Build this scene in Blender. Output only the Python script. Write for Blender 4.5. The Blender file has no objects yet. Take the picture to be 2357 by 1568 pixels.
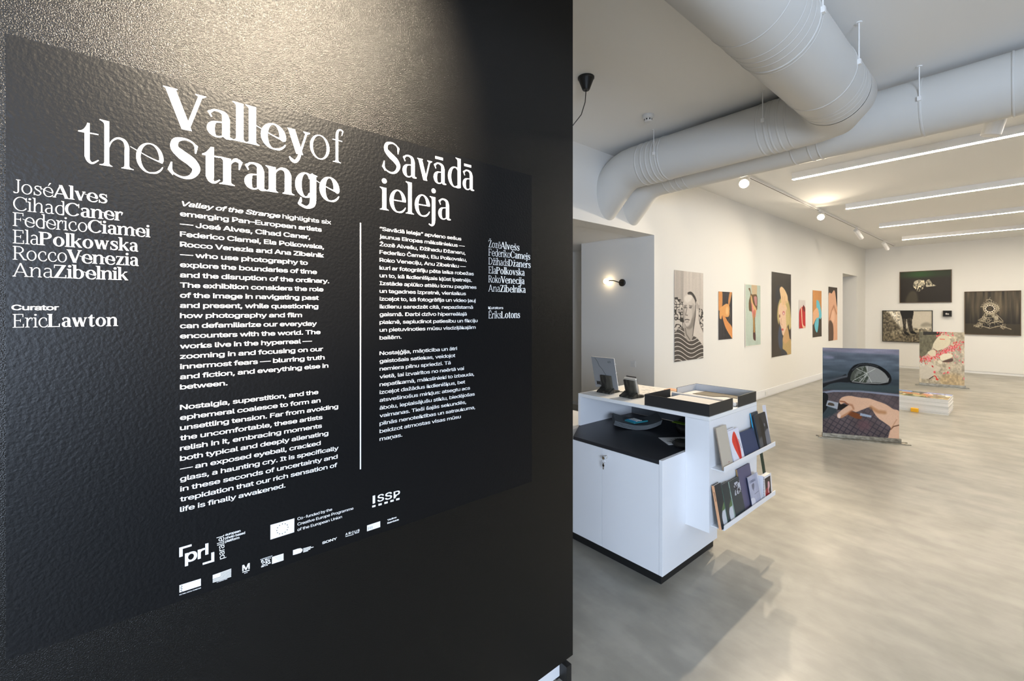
import bpy, bmesh, math, random
import numpy as np
from mathutils import Vector, Matrix
from math import sin, cos, pi, radians, sqrt

S = bpy.context.scene
COL = S.collection
random.seed(3)

# ------------------------------------------------------------------ camera
FPX, CXP, CYP, EYE = 1018.0, 1178.5, 717.0, 1.64
YAW = radians(49.64)
FW = Vector((-sin(YAW), cos(YAW), 0)); RT = Vector((cos(YAW), sin(YAW), 0)); UP = Vector((0, 0, 1))
cd = bpy.data.cameras.new('camera'); cam = bpy.data.objects.new('camera', cd); COL.objects.link(cam)
cam.location = (0, 0, EYE); cam.rotation_euler = (pi / 2, 0, YAW)
cd.sensor_fit = 'HORIZONTAL'; cd.sensor_width = 36.0; cd.lens = 36.0 * FPX / 2357.0
cd.shift_y = -(784.0 - CYP) / 2357.0
cd.clip_start = 0.02; cd.clip_end = 100
S.camera = cam

# ------------------------------------------------------------------ light, sky, exposure
w = bpy.data.worlds.new('sky'); S.world = w; w.use_nodes = True
bg = w.node_tree.nodes['Background']; bg.inputs[0].default_value = (0.62, 0.78, 1.0, 1); bg.inputs[1].default_value = 1.6
S.view_settings.view_transform = 'Standard'; S.view_settings.look = 'None'
S.view_settings.gamma = 1.0; S.view_settings.use_curve_mapping = False
S.view_settings.exposure = 0.0
DAY = (0.66, 0.79, 1.0); WARM = (1.0, 0.84, 0.63)
def area(name, loc, target, sx, sy, power, color):
    l = bpy.data.lights.new(name, 'AREA'); l.shape = 'RECTANGLE'; l.size = sx; l.size_y = sy; l.energy = power; l.color = color
    o = bpy.data.objects.new(name, l); COL.objects.link(o); o.location = loc
    d = Vector(target) - Vector(loc); o.rotation_euler = d.to_track_quat('-Z', 'Y').to_euler(); return o
def spot(name, loc, target, power, color, size, blend, rad):
    l = bpy.data.lights.new(name, 'SPOT'); l.energy = power; l.color = color; l.spot_size = radians(size); l.spot_blend = blend; l.shadow_soft_size = rad
    o = bpy.data.objects.new(name, l); COL.objects.link(o); o.location = loc
    d = Vector(target) - Vector(loc); o.rotation_euler = d.to_track_quat('-Z', 'Y').to_euler(); return o
# daylight through the street windows (one in the right wall, two in the front wall, all beside the camera)
area('window_daylight', (4.40, -2.25, 1.75), (0, 0.6, 2.5), 1.8, 2.0, 390, DAY)
for xx in (1.5, 3.45): area('window_daylight', (xx, -3.50, 1.75), (xx - .6, 2, 2.7), 1.5, 2.0, 38, DAY)
STRIP_E = 94.0

# ------------------------------------------------------------------ materials
def lin(c):
    return tuple((x / 12.92 if x <= 0.04045 else ((x + 0.055) / 1.055) ** 2.4) for x in c)
def rgb(r, g, b): return lin((r / 255.0, g / 255.0, b / 255.0))
def mat(name, color, rough=0.5, metal=0.0, spec=0.5, emit=None, es=0.0, trans=0.0, coat=0.0):
    m = bpy.data.materials.new(name); m.use_nodes = True
    b = m.node_tree.nodes['Principled BSDF']
    b.inputs['Base Color'].default_value = (*color, 1); b.inputs['Roughness'].default_value = rough
    b.inputs['Metallic'].default_value = metal; b.inputs['Specular IOR Level'].default_value = spec
    b.inputs['Transmission Weight'].default_value = trans; b.inputs['Coat Weight'].default_value = coat
    if emit: b.inputs['Emission Color'].default_value = (*emit, 1); b.inputs['Emission Strength'].default_value = es
    return m
def N(m, t, **kw):
    n = m.node_tree.nodes.new(t)
    for k, v in kw.items():
        if k in n.inputs: n.inputs[k].default_value = v
        else: setattr(n, k, v)
    return n
def bump(m, scale, strength, dist, detail=3, stretch=None, rough=.5):
    nt = m.node_tree; b = nt.nodes['Principled BSDF']
    tc = N(m, 'ShaderNodeTexCoord'); no = N(m, 'ShaderNodeTexNoise', Scale=scale, Detail=detail); no.inputs['Roughness'].default_value = rough
    if stretch:
        mp = N(m, 'ShaderNodeMapping'); mp.inputs['Scale'].default_value = stretch
        nt.links.new(tc.outputs['Object'], mp.inputs[0]); nt.links.new(mp.outputs[0], no.inputs['Vector'])
    else: nt.links.new(tc.outputs['Object'], no.inputs['Vector'])
    bu = N(m, 'ShaderNodeBump', Strength=strength, Distance=dist)
    nt.links.new(no.outputs['Fac'], bu.inputs['Height']); nt.links.new(bu.outputs[0], b.inputs['Normal'])
    return no
def mottled(m, c1, c2, scale, detail=6, lo=.35, hi=.65, stretch=None):
    nt = m.node_tree; b = nt.nodes['Principled BSDF']
    tc = N(m, 'ShaderNodeTexCoord'); mp = N(m, 'ShaderNodeMapping'); no = N(m, 'ShaderNodeTexNoise', Scale=scale, Detail=detail)
    if stretch: mp.inputs['Scale'].default_value = stretch
    nt.links.new(tc.outputs['Object'], mp.inputs[0]); nt.links.new(mp.outputs[0], no.inputs['Vector'])
    r = N(m, 'ShaderNodeValToRGB'); r.color_ramp.elements[0].position = lo; r.color_ramp.elements[1].position = hi
    r.color_ramp.elements[0].color = (*c1, 1); r.color_ramp.elements[1].color = (*c2, 1)
    nt.links.new(no.outputs['Fac'], r.inputs[0]); nt.links.new(r.outputs[0], b.inputs['Base Color']); return r

M = {}
M['wall'] = mat('white_wall_paint', (.80, .785, .75), .75, spec=.25); bump(M['wall'], 90, .06, .002)
M['ceil'] = mat('ceiling_paint', (.86, .855, .84), .85, spec=.2); bump(M['ceil'], 60, .05, .002)
M['duct'] = mat('painted_duct', (.64, .63, .60), .45, spec=.4)
M['black'] = mat('black_textured_paint', (.0048, .0045, .0040), .26, spec=.27)
bump(M['black'], 380, .50, .0022, detail=2, rough=.5)
M['vinyl'] = mat('matt_black_vinyl', (.0042, .0044, .0050), .37, spec=.20); bump(M['vinyl'], 120, .26, .003, detail=4)
M['letters'] = mat('white_vinyl_letters', (.86, .85, .83), .6, spec=.3)
M['floor'] = mat('polished_concrete', (.40, .38, .35), .30, spec=.5)
nt = M['floor'].node_tree; b_ = nt.nodes['Principled BSDF']; L_ = nt.links.new
tc = N(M['floor'], 'ShaderNodeTexCoord')
def noise_range(scale, detail, a, c, lo, hi, stretch=None):
    nn = N(M['floor'], 'ShaderNodeTexNoise', Scale=scale, Detail=detail); mr = N(M['floor'], 'ShaderNodeMapRange', interpolation_type='SMOOTHSTEP')
    mr.inputs[1].default_value = a; mr.inputs[2].default_value = c; mr.inputs[3].default_value = lo; mr.inputs[4].default_value = hi
    mp = N(M['floor'], 'ShaderNodeMapping'); mp.inputs['Scale'].default_value = stretch or (1, 1, 1); mp.inputs['Rotation'].default_value = (0, 0, .4); mp.inputs['Location'].default_value = (3.3, 7.7, 5.37); L_(tc.outputs['Object'], mp.inputs[0]); L_(mp.outputs[0], nn.inputs['Vector'])
    L_(nn.outputs['Fac'], mr.inputs[0]); return mr.outputs[0]
def mul(a, c):
    m_ = N(M['floor'], 'ShaderNodeMath', operation='MULTIPLY'); L_(a, m_.inputs[0]); L_(c, m_.inputs[1]); return m_.outputs[0]
f_ = mul(mul(noise_range(.9, 4, .3, .7, .84, 1.10), noise_range(7.0, 6, .3, .7, .90, 1.08)), noise_range(2.0, 5, .3, .7, .88, 1.08, (1, 3.5, 1)))
vm = N(M['floor'], 'ShaderNodeVectorMath', operation='SCALE'); vm.inputs[0].default_value = (.335, .316, .270); L_(f_, vm.inputs['Scale']); L_(vm.outputs[0], b_.inputs['Base Color'])
L_(noise_range(2.2, 3, .3, .7, .295, .40), b_.inputs['Roughness'])
M['sidewall'] = mat('dark_side_wall', (.03, .03, .032), .8, spec=.2)
M['white'] = mat('white_laminate', (.78, .785, .80), .38, spec=.4)
M['edge'] = mat('white_edging', (.80, .80, .79), .5)
M['blacktop'] = mat('black_laminate', (.017, .018, .022), .42, spec=.5)
M['plinth'] = mat('black_plinth', (.006, .006, .006), .6)
M['tray'] = mat('black_card', (.020, .019, .018), .55); M['trayin'] = mat('grey_tray_lining', (.55, .55, .56), .6)
M['paper'] = mat('paper', (.82, .78, .72), .8); M['papergrey'] = mat('grey_paper', (.30, .29, .27), .8)
M['kraft'] = mat('brown_print', (.16, .13, .08), .7); M['dark'] = mat('dark_print', (.03, .03, .035), .6)
M['wood'] = mat('dark_weathered_wood', (.03, .027, .02), .6); mottled(M['wood'], (.012, .011, .009), (.10, .092, .07), 30, stretch=(1, 1, .12), lo=.45, hi=.75)
M['steel'] = mat('raw_steel', (.32, .30, .26), .38, metal=.85); mottled(M['steel'], (.20, .18, .14), (.42, .38, .30), 40, stretch=(.3, 1, 1))
M['chrome'] = mat('chrome', (.75, .75, .75), .15, metal=1.0)
M['blackmetal'] = mat('black_metal', (.012, .011, .010), .45)
M['strip'] = mat('strip_diffuser', (.9, .88, .8), .5, emit=(1.0, .90, .75), es=STRIP_E)
M['lens'] = mat('lamp_lens', (1, .9, .75), .5, emit=(1.0, .85, .62), es=90.0)
M['bulb'] = mat('warm_bulb', (1, .9, .7), .4, emit=(1.0, .78, .48), es=14.0)
M['fitting'] = mat('white_fitting', (.85, .84, .82), .45)
M['plastic'] = mat('white_plastic', (.75, .75, .74), .4)
M['brownfloor'] = mat('brown_floor', (.20, .17, .12), .5)
M['frame'] = mat('walnut_frame', (.10, .062, .032), .5); M['frameblack'] = mat('black_frame', (.02, .017, .014), .5)
M['acrylic'] = mat('acrylic_edge', (.75, .85, .85), .1, spec=.6)
M['sheets'] = mat('stacked_sheets', (.80, .79, .76), .7); mottled(M['sheets'], (.62, .61, .57), (.84, .82, .79), 1.0, stretch=(.3, .3, 60), lo=.4, hi=.6)
M['orange'] = mat('orange_block', (.85, .42, .01), .45)
M['glass'] = mat('window_glass', (1, 1, 1), .02, trans=1.0)
def colmat(name, c, r=.55, spec=.4): return mat(name, rgb(*c), r, spec=spec)
VC = {}
def printmat(rough=.5, spec=.35, coat=0):
    k = (rough, spec, coat)
    if k in VC: return VC[k]
    m = mat('photo_print', (1, 1, 1), rough, spec=spec, coat=coat)
    a = N(m, 'ShaderNodeAttribute'); a.attribute_name = 'ink'
    m.node_tree.links.new(a.outputs['Color'], m.node_tree.nodes['Principled BSDF'].inputs['Base Color'])
    if coat: m.node_tree.nodes['Principled BSDF'].inputs['Coat Roughness'].default_value = .04
    VC[k] = m; return m

# ------------------------------------------------------------------ building helpers
WL = {}
def link(name, me, parent=None, kind=None, label=None):
    o = bpy.data.objects.new(name, me); COL.objects.link(o)
    if parent is not None:
        o.parent = parent
        base = WL[parent.name]
        me.transform(Matrix.Translation(-base)); WL[o.name] = base
    else: WL[o.name] = Vector((0, 0, 0))
    if kind: o['kind'] = kind
    if label: o['label'] = label
    return o
def obj(name, bm, m, parent=None, kind=None, label=None, smooth=False, bevel=0):
    me = bpy.data.meshes.new(name)
    bmesh.ops.recalc_face_normals(bm, faces=bm.faces)
    bm.to_mesh(me); bm.free()
    for x in (m if isinstance(m, (list, tuple)) else [m]): me.materials.append(x)
    if smooth:
        for p in me.polygons: p.use_smooth = True
    o = link(name, me, parent, kind, label)
    if bevel:
        md = o.modifiers.new('bevel', 'BEVEL'); md.width = bevel; md.segments = 2; md.limit_method = 'ANGLE'
    return o
def thing(name, label, cat, loc=(0, 0, 0), group=None):
    o = bpy.data.objects.new(name, None); COL.objects.link(o); o.location = loc; o.empty_display_size = .1
    o['label'] = label; o['category'] = cat
    if group: o['group'] = group
    WL[o.name] = Vector(loc); return o
def tag(o, label, cat, group=None):
    o['label'] = label; o['category'] = cat
    if group: o['group'] = group
    return o
def struct(name, bm, m, **k): return obj(name, bm, m, kind='structure', **k)
def B(): return bmesh.new()
def box(bm, x0, x1, y0, y1, z0, z1, mx=None, mi=0):
    vs = [bm.verts.new(mx @ Vector(p) if mx else p) for p in ((x0, y0, z0), (x1, y0, z0), (x1, y1, z0), (x0, y1, z0), (x0, y0, z1), (x1, y0, z1), (x1, y1, z1), (x0, y1, z1))]
    for f in ((0, 3, 2, 1), (4, 5, 6, 7), (0, 1, 5, 4), (1, 2, 6, 5), (2, 3, 7, 6), (3, 0, 4, 7)):
        fc = bm.faces.new([vs[i] for i in f]); fc.material_index = mi
    return bm
def bx(*a, **k): return box(B(), *a, **k)
def tube(bm, pts, r, n=16, cap=True, up=None):
    pts = [Vector(p) for p in pts]; rings = []
    rr = r if isinstance(r, (list, tuple)) else [r] * len(pts)
    d0 = (pts[1] - pts[0]).normalized()
    nrm = d0.orthogonal().normalized() if up is None else Vector(up)
    for i, p in enumerate(pts):
        if i == 0: d = (pts[1] - pts[0]).normalized(); k = 1
        elif i == len(pts) - 1: d = (pts[-1] - pts[-2]).normalized(); k = 1
        else:
            a = (pts[i] - pts[i - 1]).normalized(); b = (pts[i + 1] - pts[i]).normalized(); d = (a + b).normalized(); k = 1 / max(.5, d.dot(a))
        nrm = (nrm - d * nrm.dot(d)).normalized(); bn = d.cross(nrm)
        ring = []
        if 0 < i < len(pts) - 1 and k > 1.0001:
            ax = (b - a).normalized()
        else: ax = None
        for j in range(n):
            v = nrm * cos(2 * pi * j / n) * rr[i] + bn * sin(2 * pi * j / n) * rr[i]
            if ax is not None: v = v + ax * v.dot(ax) * (k - 1)
            ring.append(bm.verts.new(p + v))
        rings.append(ring)
    for a, b in zip(rings, rings[1:]):
        for j in range(n): bm.faces.new((a[j], a[(j + 1) % n], b[(j + 1) % n], b[j]))
    if cap: bm.faces.new(rings[0][::-1]); bm.faces.new(rings[-1])
    return bm
def ringband(bm, c, axis, r0, wd, th, n=40):
    a = Vector(axis).normalized(); c = Vector(c)
    return tube(bm, [c - a * wd, c - a * wd * .6, c + a * wd * .6, c + a * wd], [r0 + .0005, r0 + th, r0 + th, r0 + .0005], n, cap=False)
def lathe(bm, c, prof, n=32, axis='z'):
    c = Vector(c); rings = []
    for r, h in prof:
        ring = []
        for j in range(n):
            t = 2 * pi * j / n
            v = Vector((r * cos(t), r * sin(t), h)) if axis == 'z' else Vector((r * cos(t), h, r * sin(t)))
            ring.append(bm.verts.new(c + v))
        rings.append(ring)
    for a, b in zip(rings, rings[1:]):
        for j in range(n): bm.faces.new((a[j], a[(j + 1) % n], b[(j + 1) % n], b[j]))
    bm.faces.new(rings[0][::-1]); bm.faces.new(rings[-1]); return bm

# ------------------------------------------------------------------ the room
XL, XR, YB, YF, ZC = -3.30, 4.5, 16.95, -3.6, 3.53
struct('floor', box(bx(XL - .02, XR + .2, YF, YB + .2, -.12, 0), -7.0, XL - .02, 1.0, 8.0, -.12, 0), M['floor'])
struct('ceiling', bx(XL - .3, XR + .2, YF - .2, YB + .2, ZC, ZC + .15), M['ceil'])
b = B()      # left wall with the alcove opening and the far doorway
box(b, XL - .28, XL, YF, 1.3, 0, ZC); box(b, XL - .28, XL, 1.3, 5.32, 2.67, ZC)
box(b, XL - .28, XL, 5.32, 14.455, 0, ZC); box(b, XL - .28, XL - .0, 14.455, 15.98, 2.665, ZC); box(b, XL - .28, XL, 15.98, YB + .2, 0, ZC)
struct('wall_left', b, M['wall'])
b = B(); box(b, XL + .0005, XL + .012, 5.33, 14.455, .018, .152); box(b, XL + .0005, XL + .012, 15.985, YB, .018, .152)
struct('baseboard_left', b, M['white'], bevel=.004)
struct('wall_back', bx(XL - 2, XR + .2, YB, YB + .2, .06, ZC), M['wall'])
struct('baseboard_back', bx(XL, XR, YB + .012, YB + .1, 0, .06), M['edge'])
b = B(); box(b, XR, XR + .2, YF, -3.2, 0, ZC); box(b, XR, XR + .2, -1.2, YB + .2, 0, ZC); box(b, XR, XR + .2, -3.2, -1.2, 0, .7); box(b, XR, XR + .2, -3.2, -1.2, 3.2, ZC)
struct('wall_right', b, M['sidewall'])
b = B(); X0, X1 = XL - .2, XR + .2
for a, c in ((X0, .7), (2.3, 2.65), (4.25, X1)): box(b, a, c, YF - .2, YF, 0, ZC)
for a, c in ((.7, 2.3), (2.65, 4.25)): box(b, a, c, YF - .2, YF, 0, .7); box(b, a, c, YF - .2, YF, 3.2, ZC)
struct('wall_front', b, M['wall'])
def window_frame(n, f):
    b = B()
    for q in ((0, .06, .7, 3.2), (.94, 1, .7, 3.2), (.06, .94, .7, .76), (.06, .94, 3.14, 3.2), (.485, .515, .76, 3.14)): box(b, *f(q[0], q[1]), q[2], q[3])
    struct('window_%d' % n, b, M['white'])
window_frame(1, lambda a, c: (XR + .06, XR + .13, -3.2 + 2 * a, -3.2 + 2 * c))
for n, x in ((2, .7), (3, 2.65)): window_frame(n, lambda a, c: (x + 1.6 * a, x + 1.6 * c, YF - .13, YF - .06))
# alcove behind the opening
b = B(); box(b, -4.58, XL - .28, 5.32, 6.6, 0, 2.70)
struct('wall_alcove', b, M['wall'])
struct('wall_alcove_back', bx(-6.6, -4.58, 5.92, 6.1, .03, 2.9), M['wall'])
b = B(); box(b, -6.7, -6.6, 1.2, 6.1, 0, 2.9); box(b, -6.7, XL - .28, 1.1, 1.3, 0, 2.9)
struct('wall_alcove_side', b, M['wall'])
struct('ceiling_alcove', bx(-6.7, XL - .28, 1.2, 6.1, 2.70, 2.8), M['ceil'])
struct('baseboard_alcove', bx(-6.6, -4.58, 5.895, 5.919, 0, .05), M['white'])
# far doorway passage
b = B(); box(b, XL - 1.6, XL - .28, 15.98, 16.1, 0, 2.8); box(b, XL - 1.6, XL - .28, 14.33, 14.455, 0, 2.8); box(b, XL - 1.75, XL - 1.6, 14.33, 16.1, 0, 2.8)
struct('wall_passage', b, M['wall'])
struct('ceiling_passage', bx(XL - 1.7, XL - .28, 14.33, 16.1, 2.665, 2.8), M['ceil'])
struct('floor_passage', bx(XL - 1.7, XL - .02, 14.33, 16.1, -.12, 0), M['floor'])

# the black partition wall in the foreground
XW = -1.334
def WP(u, v):       # a pixel of the photograph as a (y, z) point on the face of the black wall
    d = FW + RT * ((u - CXP) / FPX) + UP * ((CYP - v) / FPX); t = XW / d.x
    return (t * d.y, EYE + t * d.z)
bw = struct('wall_partition', bx(XW - .16, XW, -2.6, 1.4915, .10, ZC), M['black'])
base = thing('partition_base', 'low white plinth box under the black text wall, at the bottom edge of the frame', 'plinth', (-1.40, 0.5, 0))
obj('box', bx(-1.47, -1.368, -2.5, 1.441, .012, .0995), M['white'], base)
obj('foot', box(bx(-1.372, -1.325, 1.4415, 1.472, 0, .075), -1.40, -1.37, 1.425, 1.4415, 0, .012), M['blackmetal'], base, label='small dark block at the end of the base')  # small dark block at the end of the base, down to the floor

# ------------------------------------------------------------------ lettering
class Glyphs:
    """an own display serif drawn from strokes; x positions are widened by k, stems are not"""
    def __init__(s, T, t, k=1.0, slant_e=True): s.T, s.t, s.k, s.se = T, t, k, slant_e
    def start(s): s.P = []; s.g = 0
    def X(s, x): return x * s.k
    def pg(s, pts): s.g += 1; s.P.append((s.g, [(s.X(a), b) for a, b in pts]))
    def raw(s, pts): s.g += 1; s.P.append((s.g, list(pts)))
    def curve(s, p0, p1, p2, n=6):
        return [((1 - u) ** 2 * p0[0] + 2 * u * (1 - u) * p1[0] + u * u * p2[0], (1 - u) ** 2 * p0[1] + 2 * u * (1 - u) * p1[1] + u * u * p2[1]) for u in [i / n for i in range(n + 1)]]
    def ring(s, cx, cy, rx, ry, a0=0, a1=360, n=44, T=None, t=None):
        T = s.T if T is None else T; t = s.t if t is None else t
        cx = s.X(cx); rx = s.X(rx); k = max(3, int(n * (a1 - a0) / 360)); o = []; i_ = []
        for j in range(k + 1):
            a = radians(a0 + (a1 - a0) * j / k); o.append((cx + rx * cos(a), cy + ry * sin(a))); i_.append((cx + (rx - T) * cos(a), cy + (ry - t) * sin(a)))
        s.g += 1
        for j in range(k): s.P.append((s.g, [o[j], o[j + 1], i_[j + 1], i_[j]]))
    def sp(s, pts, n=8):
        q = [(s.X(a), b, c) for a, b, c in pts]; q = [q[0]] + q + [q[-1]]; o = []
        for i in range(1, len(q) - 2):
            for j in range(n):
                u = j / n; r = []
                for d in range(3):
                    a, b, c, e = q[i - 1][d], q[i][d], q[i + 1][d], q[i + 2][d]
                    r.append(.5 * (2 * b + (c - a) * u + (2 * a - 5 * b + 4 * c - e) * u * u + (-a + 3 * b - 3 * c + e) * u ** 3))
                o.append(r)
        o.append(list(q[-2])); L = []; R = []
        for i, p in enumerate(o):
            a = o[max(0, i - 1)]; b = o[min(len(o) - 1, i + 1)]; dx, dy = b[0] - a[0], b[1] - a[1]; l = math.hypot(dx, dy) or 1
            nx, ny = -dy / l * p[2] / 2, dx / l * p[2] / 2; L.append((p[0] + nx, p[1] + ny)); R.append((p[0] - nx, p[1] - ny))
        s.g += 1
        for i in range(len(o) - 1): s.P.append((s.g, [L[i], L[i + 1], R[i + 1], R[i]]))
    def stem(s, x, y0, y1, foot=1, head=0, fl=58, fr=58, w=None):
        x = s.X(x); h = (w or s.T) / 2; t = s.t; g = 42
        s.raw([(x - h, y0), (x + h, y0), (x + h, y1), (x - h, y1)])
        if foot:
            if fr: s.raw([(x, y0), (x + h + fr, y0), (x + h + fr, y0 + t * .6)] + s.curve((x + h + fr, y0 + t * .6), (x + h, y0 + t), (x + h, y0 + t + g)) + [(x, y0 + t + g)])
            if fl: s.raw([(x, y0 + t + g)] + s.curve((x - h, y0 + t + g), (x - h, y0 + t), (x - h - fl, y0 + t * .6)) + [(x - h - fl, y0), (x, y0)])
        if head == 1: s.raw([(x, y1), (x - h - fl, y1 + 6), (x - h - fl, y1 - t * .4)] + s.curve((x - h - fl, y1 - t * .4), (x - h, y1 - t - 8), (x - h, y1 - t - 55)) + [(x, y1 - t - 55)])
        if head == 2:
            s.raw([(x, y1), (x - h - fl, y1), (x - h - fl, y1 - t * .6)] + s.curve((x - h - fl, y1 - t * .6), (x - h, y1 - t), (x - h, y1 - t - g)) + [(x, y1 - t - g)])
            s.raw([(x, y1 - t - g)] + s.curve((x + h, y1 - t - g), (x + h, y1 - t), (x + h + fr, y1 - t * .6)) + [(x + h + fr, y1), (x, y1)])
    def diag(s, x0, y0, x1, y1, w):     # w = horizontal thickness
        a, b = s.X(x0), s.X(x1); s.raw([(a - w / 2, y0), (a + w / 2, y0), (b + w / 2, y1), (b - w / 2, y1)])
    def cap(s, x, y, l, r, d=1):        # flat serif of a diagonal; d = direction into the letter
        x = s.X(x); t = s.t; s.raw([(x - l, y), (x + r, y), (x + r, y - d * t * .6), (x + r * .35, y - d * (t + 22)), (x - l * .35, y - d * (t + 22)), (x - l, y - d * t * .6)])
    def dot(s, x, y, r): x = s.X(x); s.raw([(x + r * cos(a * pi / 10), y + r * sin(a * pi / 10)) for a in range(20)])
    def bar(s, x0, x1, y, th=None): th = th or s.t; s.pg([(x0, y - th), (x1, y - th), (x1, y), (x0, y)])
    def glyph(s, ch):
        T, t = s.T, s.t; s.start(); dr = T * .30 + 30; hv = T > 70
        acc = {'é': 'e', 'ē': 'e', 'ā': 'a', 'š': 's', 'ž': 'z', 'Ž': 'Z', 'Č': 'C', 'Ē': 'E'}
        base = acc.get(ch, ch); A = 540
        if base == 'i': s.stem(110, 0, 505, 1, 1); s.dot(110, 655, dr); A = 215
        elif base == 'l': s.stem(110, 0, 745, 1, 1); A = 215
        elif base == 'j': s.stem(110, -60, 505, 0, 1); s.dot(110, 655, dr); s.sp([(110, -50, T), (95, -150, T * .8), (40, -195, T * .42), (-40, -165, t * 1.2)]); A = 215
        elif base in 'hnm':
            s.stem(110, 0, 745 if base == 'h' else 500, 1, 1, fr=40); xs = [425] if base != 'm' else [405, 700]; p = 110
            for x in xs:
                s.sp([(p + 25, 300, t), (p + 75, 420, t * 1.1), (p + 170, 492, t * 1.7), (x - 45, 470, T * .62 + 8), (x - 2, 385, T * .95), (x, 300, T)]); s.stem(x, 0, 310, 1, 0, fl=40, fr=58 if x == xs[-1] else 40); p = x
            A = xs[-1] + 110
        elif base == 'r':
            s.stem(110, 0, 500, 1, 1); s.sp([(135, 300, t), (175, 410, t * 1.1), (240, 485, t * 2.2), (300, 490, T * .42 + t)]); s.pg([(270, 512), (330, 512), (388, 470), (332, 318), (312, 318), (318, 430)] if hv else [(285, 505), (318, 505), (360, 478), (318, 350), (306, 350), (322, 440)]); A = 375
        elif base == 'o': s.ring(270, 250, 235, 264, t=t * 1.15); A = 540
        elif base == 'c': s.ring(275, 250, 235, 264, 48, 281, t=t * 1.15); s.sp([(290, -2, t * 1.2), (380, 18, t * 1.7), (440, 72, t * 1.4), (468, 125, t * .8)]); s.pg([(360, 480), (428, 455), (420, 325), (404, 325), (385, 400)]); A = 485
        elif base == 'e':
            s.ring(270, 250, 232, 264, -4 if s.se else 4, 281, t=t * 1.15); s.sp([(290, -2, t * 1.2), (380, 18, t * 1.7), (450, 72, t * 1.4), (488, 130, t * .8)])
            if s.se: s.sp([(-55, 392, t * .5), (60, 345, t * .6), (270, 262, t * .85), (470, 205, t * 1.3)]); s.pg([(300, 258), (500, 240), (488, 200), (445, 180), (395, 208)] if hv else [(380, 236), (500, 240), (480, 190), (430, 205)])
            else: s.bar(60, 495, 275)
            A = 505
        elif base == 'a':
            s.sp([(88, 430, t * 1.4 + T * .1), (150, 486, t * 1.5), (240, 492, t * 1.8), (320, 450, T * .75), (345, 360, T)]); s.pg([(52, 440), (80, 470), (128, 360), (110, 345)]) if hv else None
            s.stem(345, 40, 370, 0); s.sp([(345, 60, T), (370, 22, T * .6), (452, 12, t)]); s.pg([(330, 60), (330, 0), (450, 0), (452, 16)])
            s.ring(200, 140, 158, 152, 80, 290, t=t * 1.15); s.sp([(210, 281, t), (280, 290, t * .9), (340, 305, t * .8)]); s.sp([(240, 6, t * 1.2), (295, 35, t * 1.1), (340, 85, t)]); A = 462
        elif base == 's':
            s.sp([(355, 400, t), (320, 462, t * 1.1), (220, 492, t * 1.4), (118, 455, T * .68), (105, 365, T * .85), (200, 285, T), (300, 225, T), (352, 140, T * .8), (305, 45, T * .6), (200, 9, t * 1.4), (95, 45, t * 1.1), (65, 110, t)])
            s.pg([(330, 500), (372, 500), (382, 330), (364, 330), (335, 430)]); s.pg([(40, 0), (78, 0), (90, 80), (62, 175), (42, 175)]); A = 425
        elif base == 't':
            s.stem(150, 95, 500, 0); s.sp([(150, 110, T), (170, 40, T * .72), (230, 8, t * 1.7), (320, 70, t * .8)]); s.bar(20, 318, 500); h = T / 2; x = s.X(150)
            s.raw([(s.X(20), 500)] + s.curve((s.X(20), 500), (x - h, 505), (x + h - T * .35 - 6, 650)) + [(x + h, 650), (x + h, 498), (s.X(20), 490)]); A = 335
        elif base == 'f':
            s.stem(150, 0, 600, 1, 0); s.sp([(150, 590, T), (170, 690, T * .75), (235, 738, t * 1.8), (300, 715, t * 1.6)]); s.pg([(265, 752), (318, 716), (278, 610), (262, 615), (285, 700)]); s.bar(40, 285, 500); A = 300
        elif base == 'd': s.stem(425, 0, 745, 0, 1); s.ring(285, 250, 240, 264, 52, 300, t=t * 1.15); s.sp([(380, 445, t * 1.2), (410, 400, t), (440, 360, t)]); s.sp([(330, 0, t * 1.5), (400, -6, t), (445, 5, t)]); s.sp([(300, 4, t * 1.3), (425, 60, t * 1.3)]); A = 505
        elif base == 'b': s.stem(110, 0, 745, 0, 1); s.ring(265, 250, 240, 264, -128, 128, t=t * 1.15); s.sp([(110, 60, t), (150, 20, t * 1.2), (240, -4, t)]); s.sp([(110, 420, t), (160, 475, t * 1.2), (240, 505, t)]); A = 540
        elif base == 'g':
            s.ring(260, 250, 225, 262, 35, 320, t=t * 1.15); s.stem(420, -40, 480, 0); s.pg([(420, 505), (515, 480), (512, 462), (420, 440)]); s.sp([(360, 470, t * 1.5), (420, 500, t * 2)])
            s.sp([(420, -30, T), (395, -140, T * .9), (280, -205, t * 2.2), (150, -165, t * 2), (110, -120, t * 1.6)]); s.pg([(90, -150), (130, -190), (180, -100), (175, -20), (150, -10)]) if hv else None; A = 520
        elif base == 'k':
            s.stem(110, 0, 745, 1, 1, fr=40); s.diag(140, 190, 395, 490, t * 1.5); s.cap(395, 500, 60, 70); s.diag(430, 20, 225, 315, T * 1.1); s.cap(430, 0, 60, 75, -1); A = 500
        elif base in 'vy':
            s.diag(255, 0, 95, 495, T * 1.08); s.diag(255, 0, 395, 495, t * 1.6); s.cap(95, 500, 75, 75); s.cap(395, 500, 70, 65)
            if base == 'y': s.sp([(266, 30, t * 1.8), (232, -80, T * .5), (172, -165, T * .5), (110, -150, T * .3 + t), (55, -85, t)])
            A = 470
        elif base == 'w':
            for d in (0, 265): s.diag(235 + d, 0, 95 + d, 495, T * 1.05); s.diag(235 + d, 0, 360 + d, 495, t * 1.5)
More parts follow.
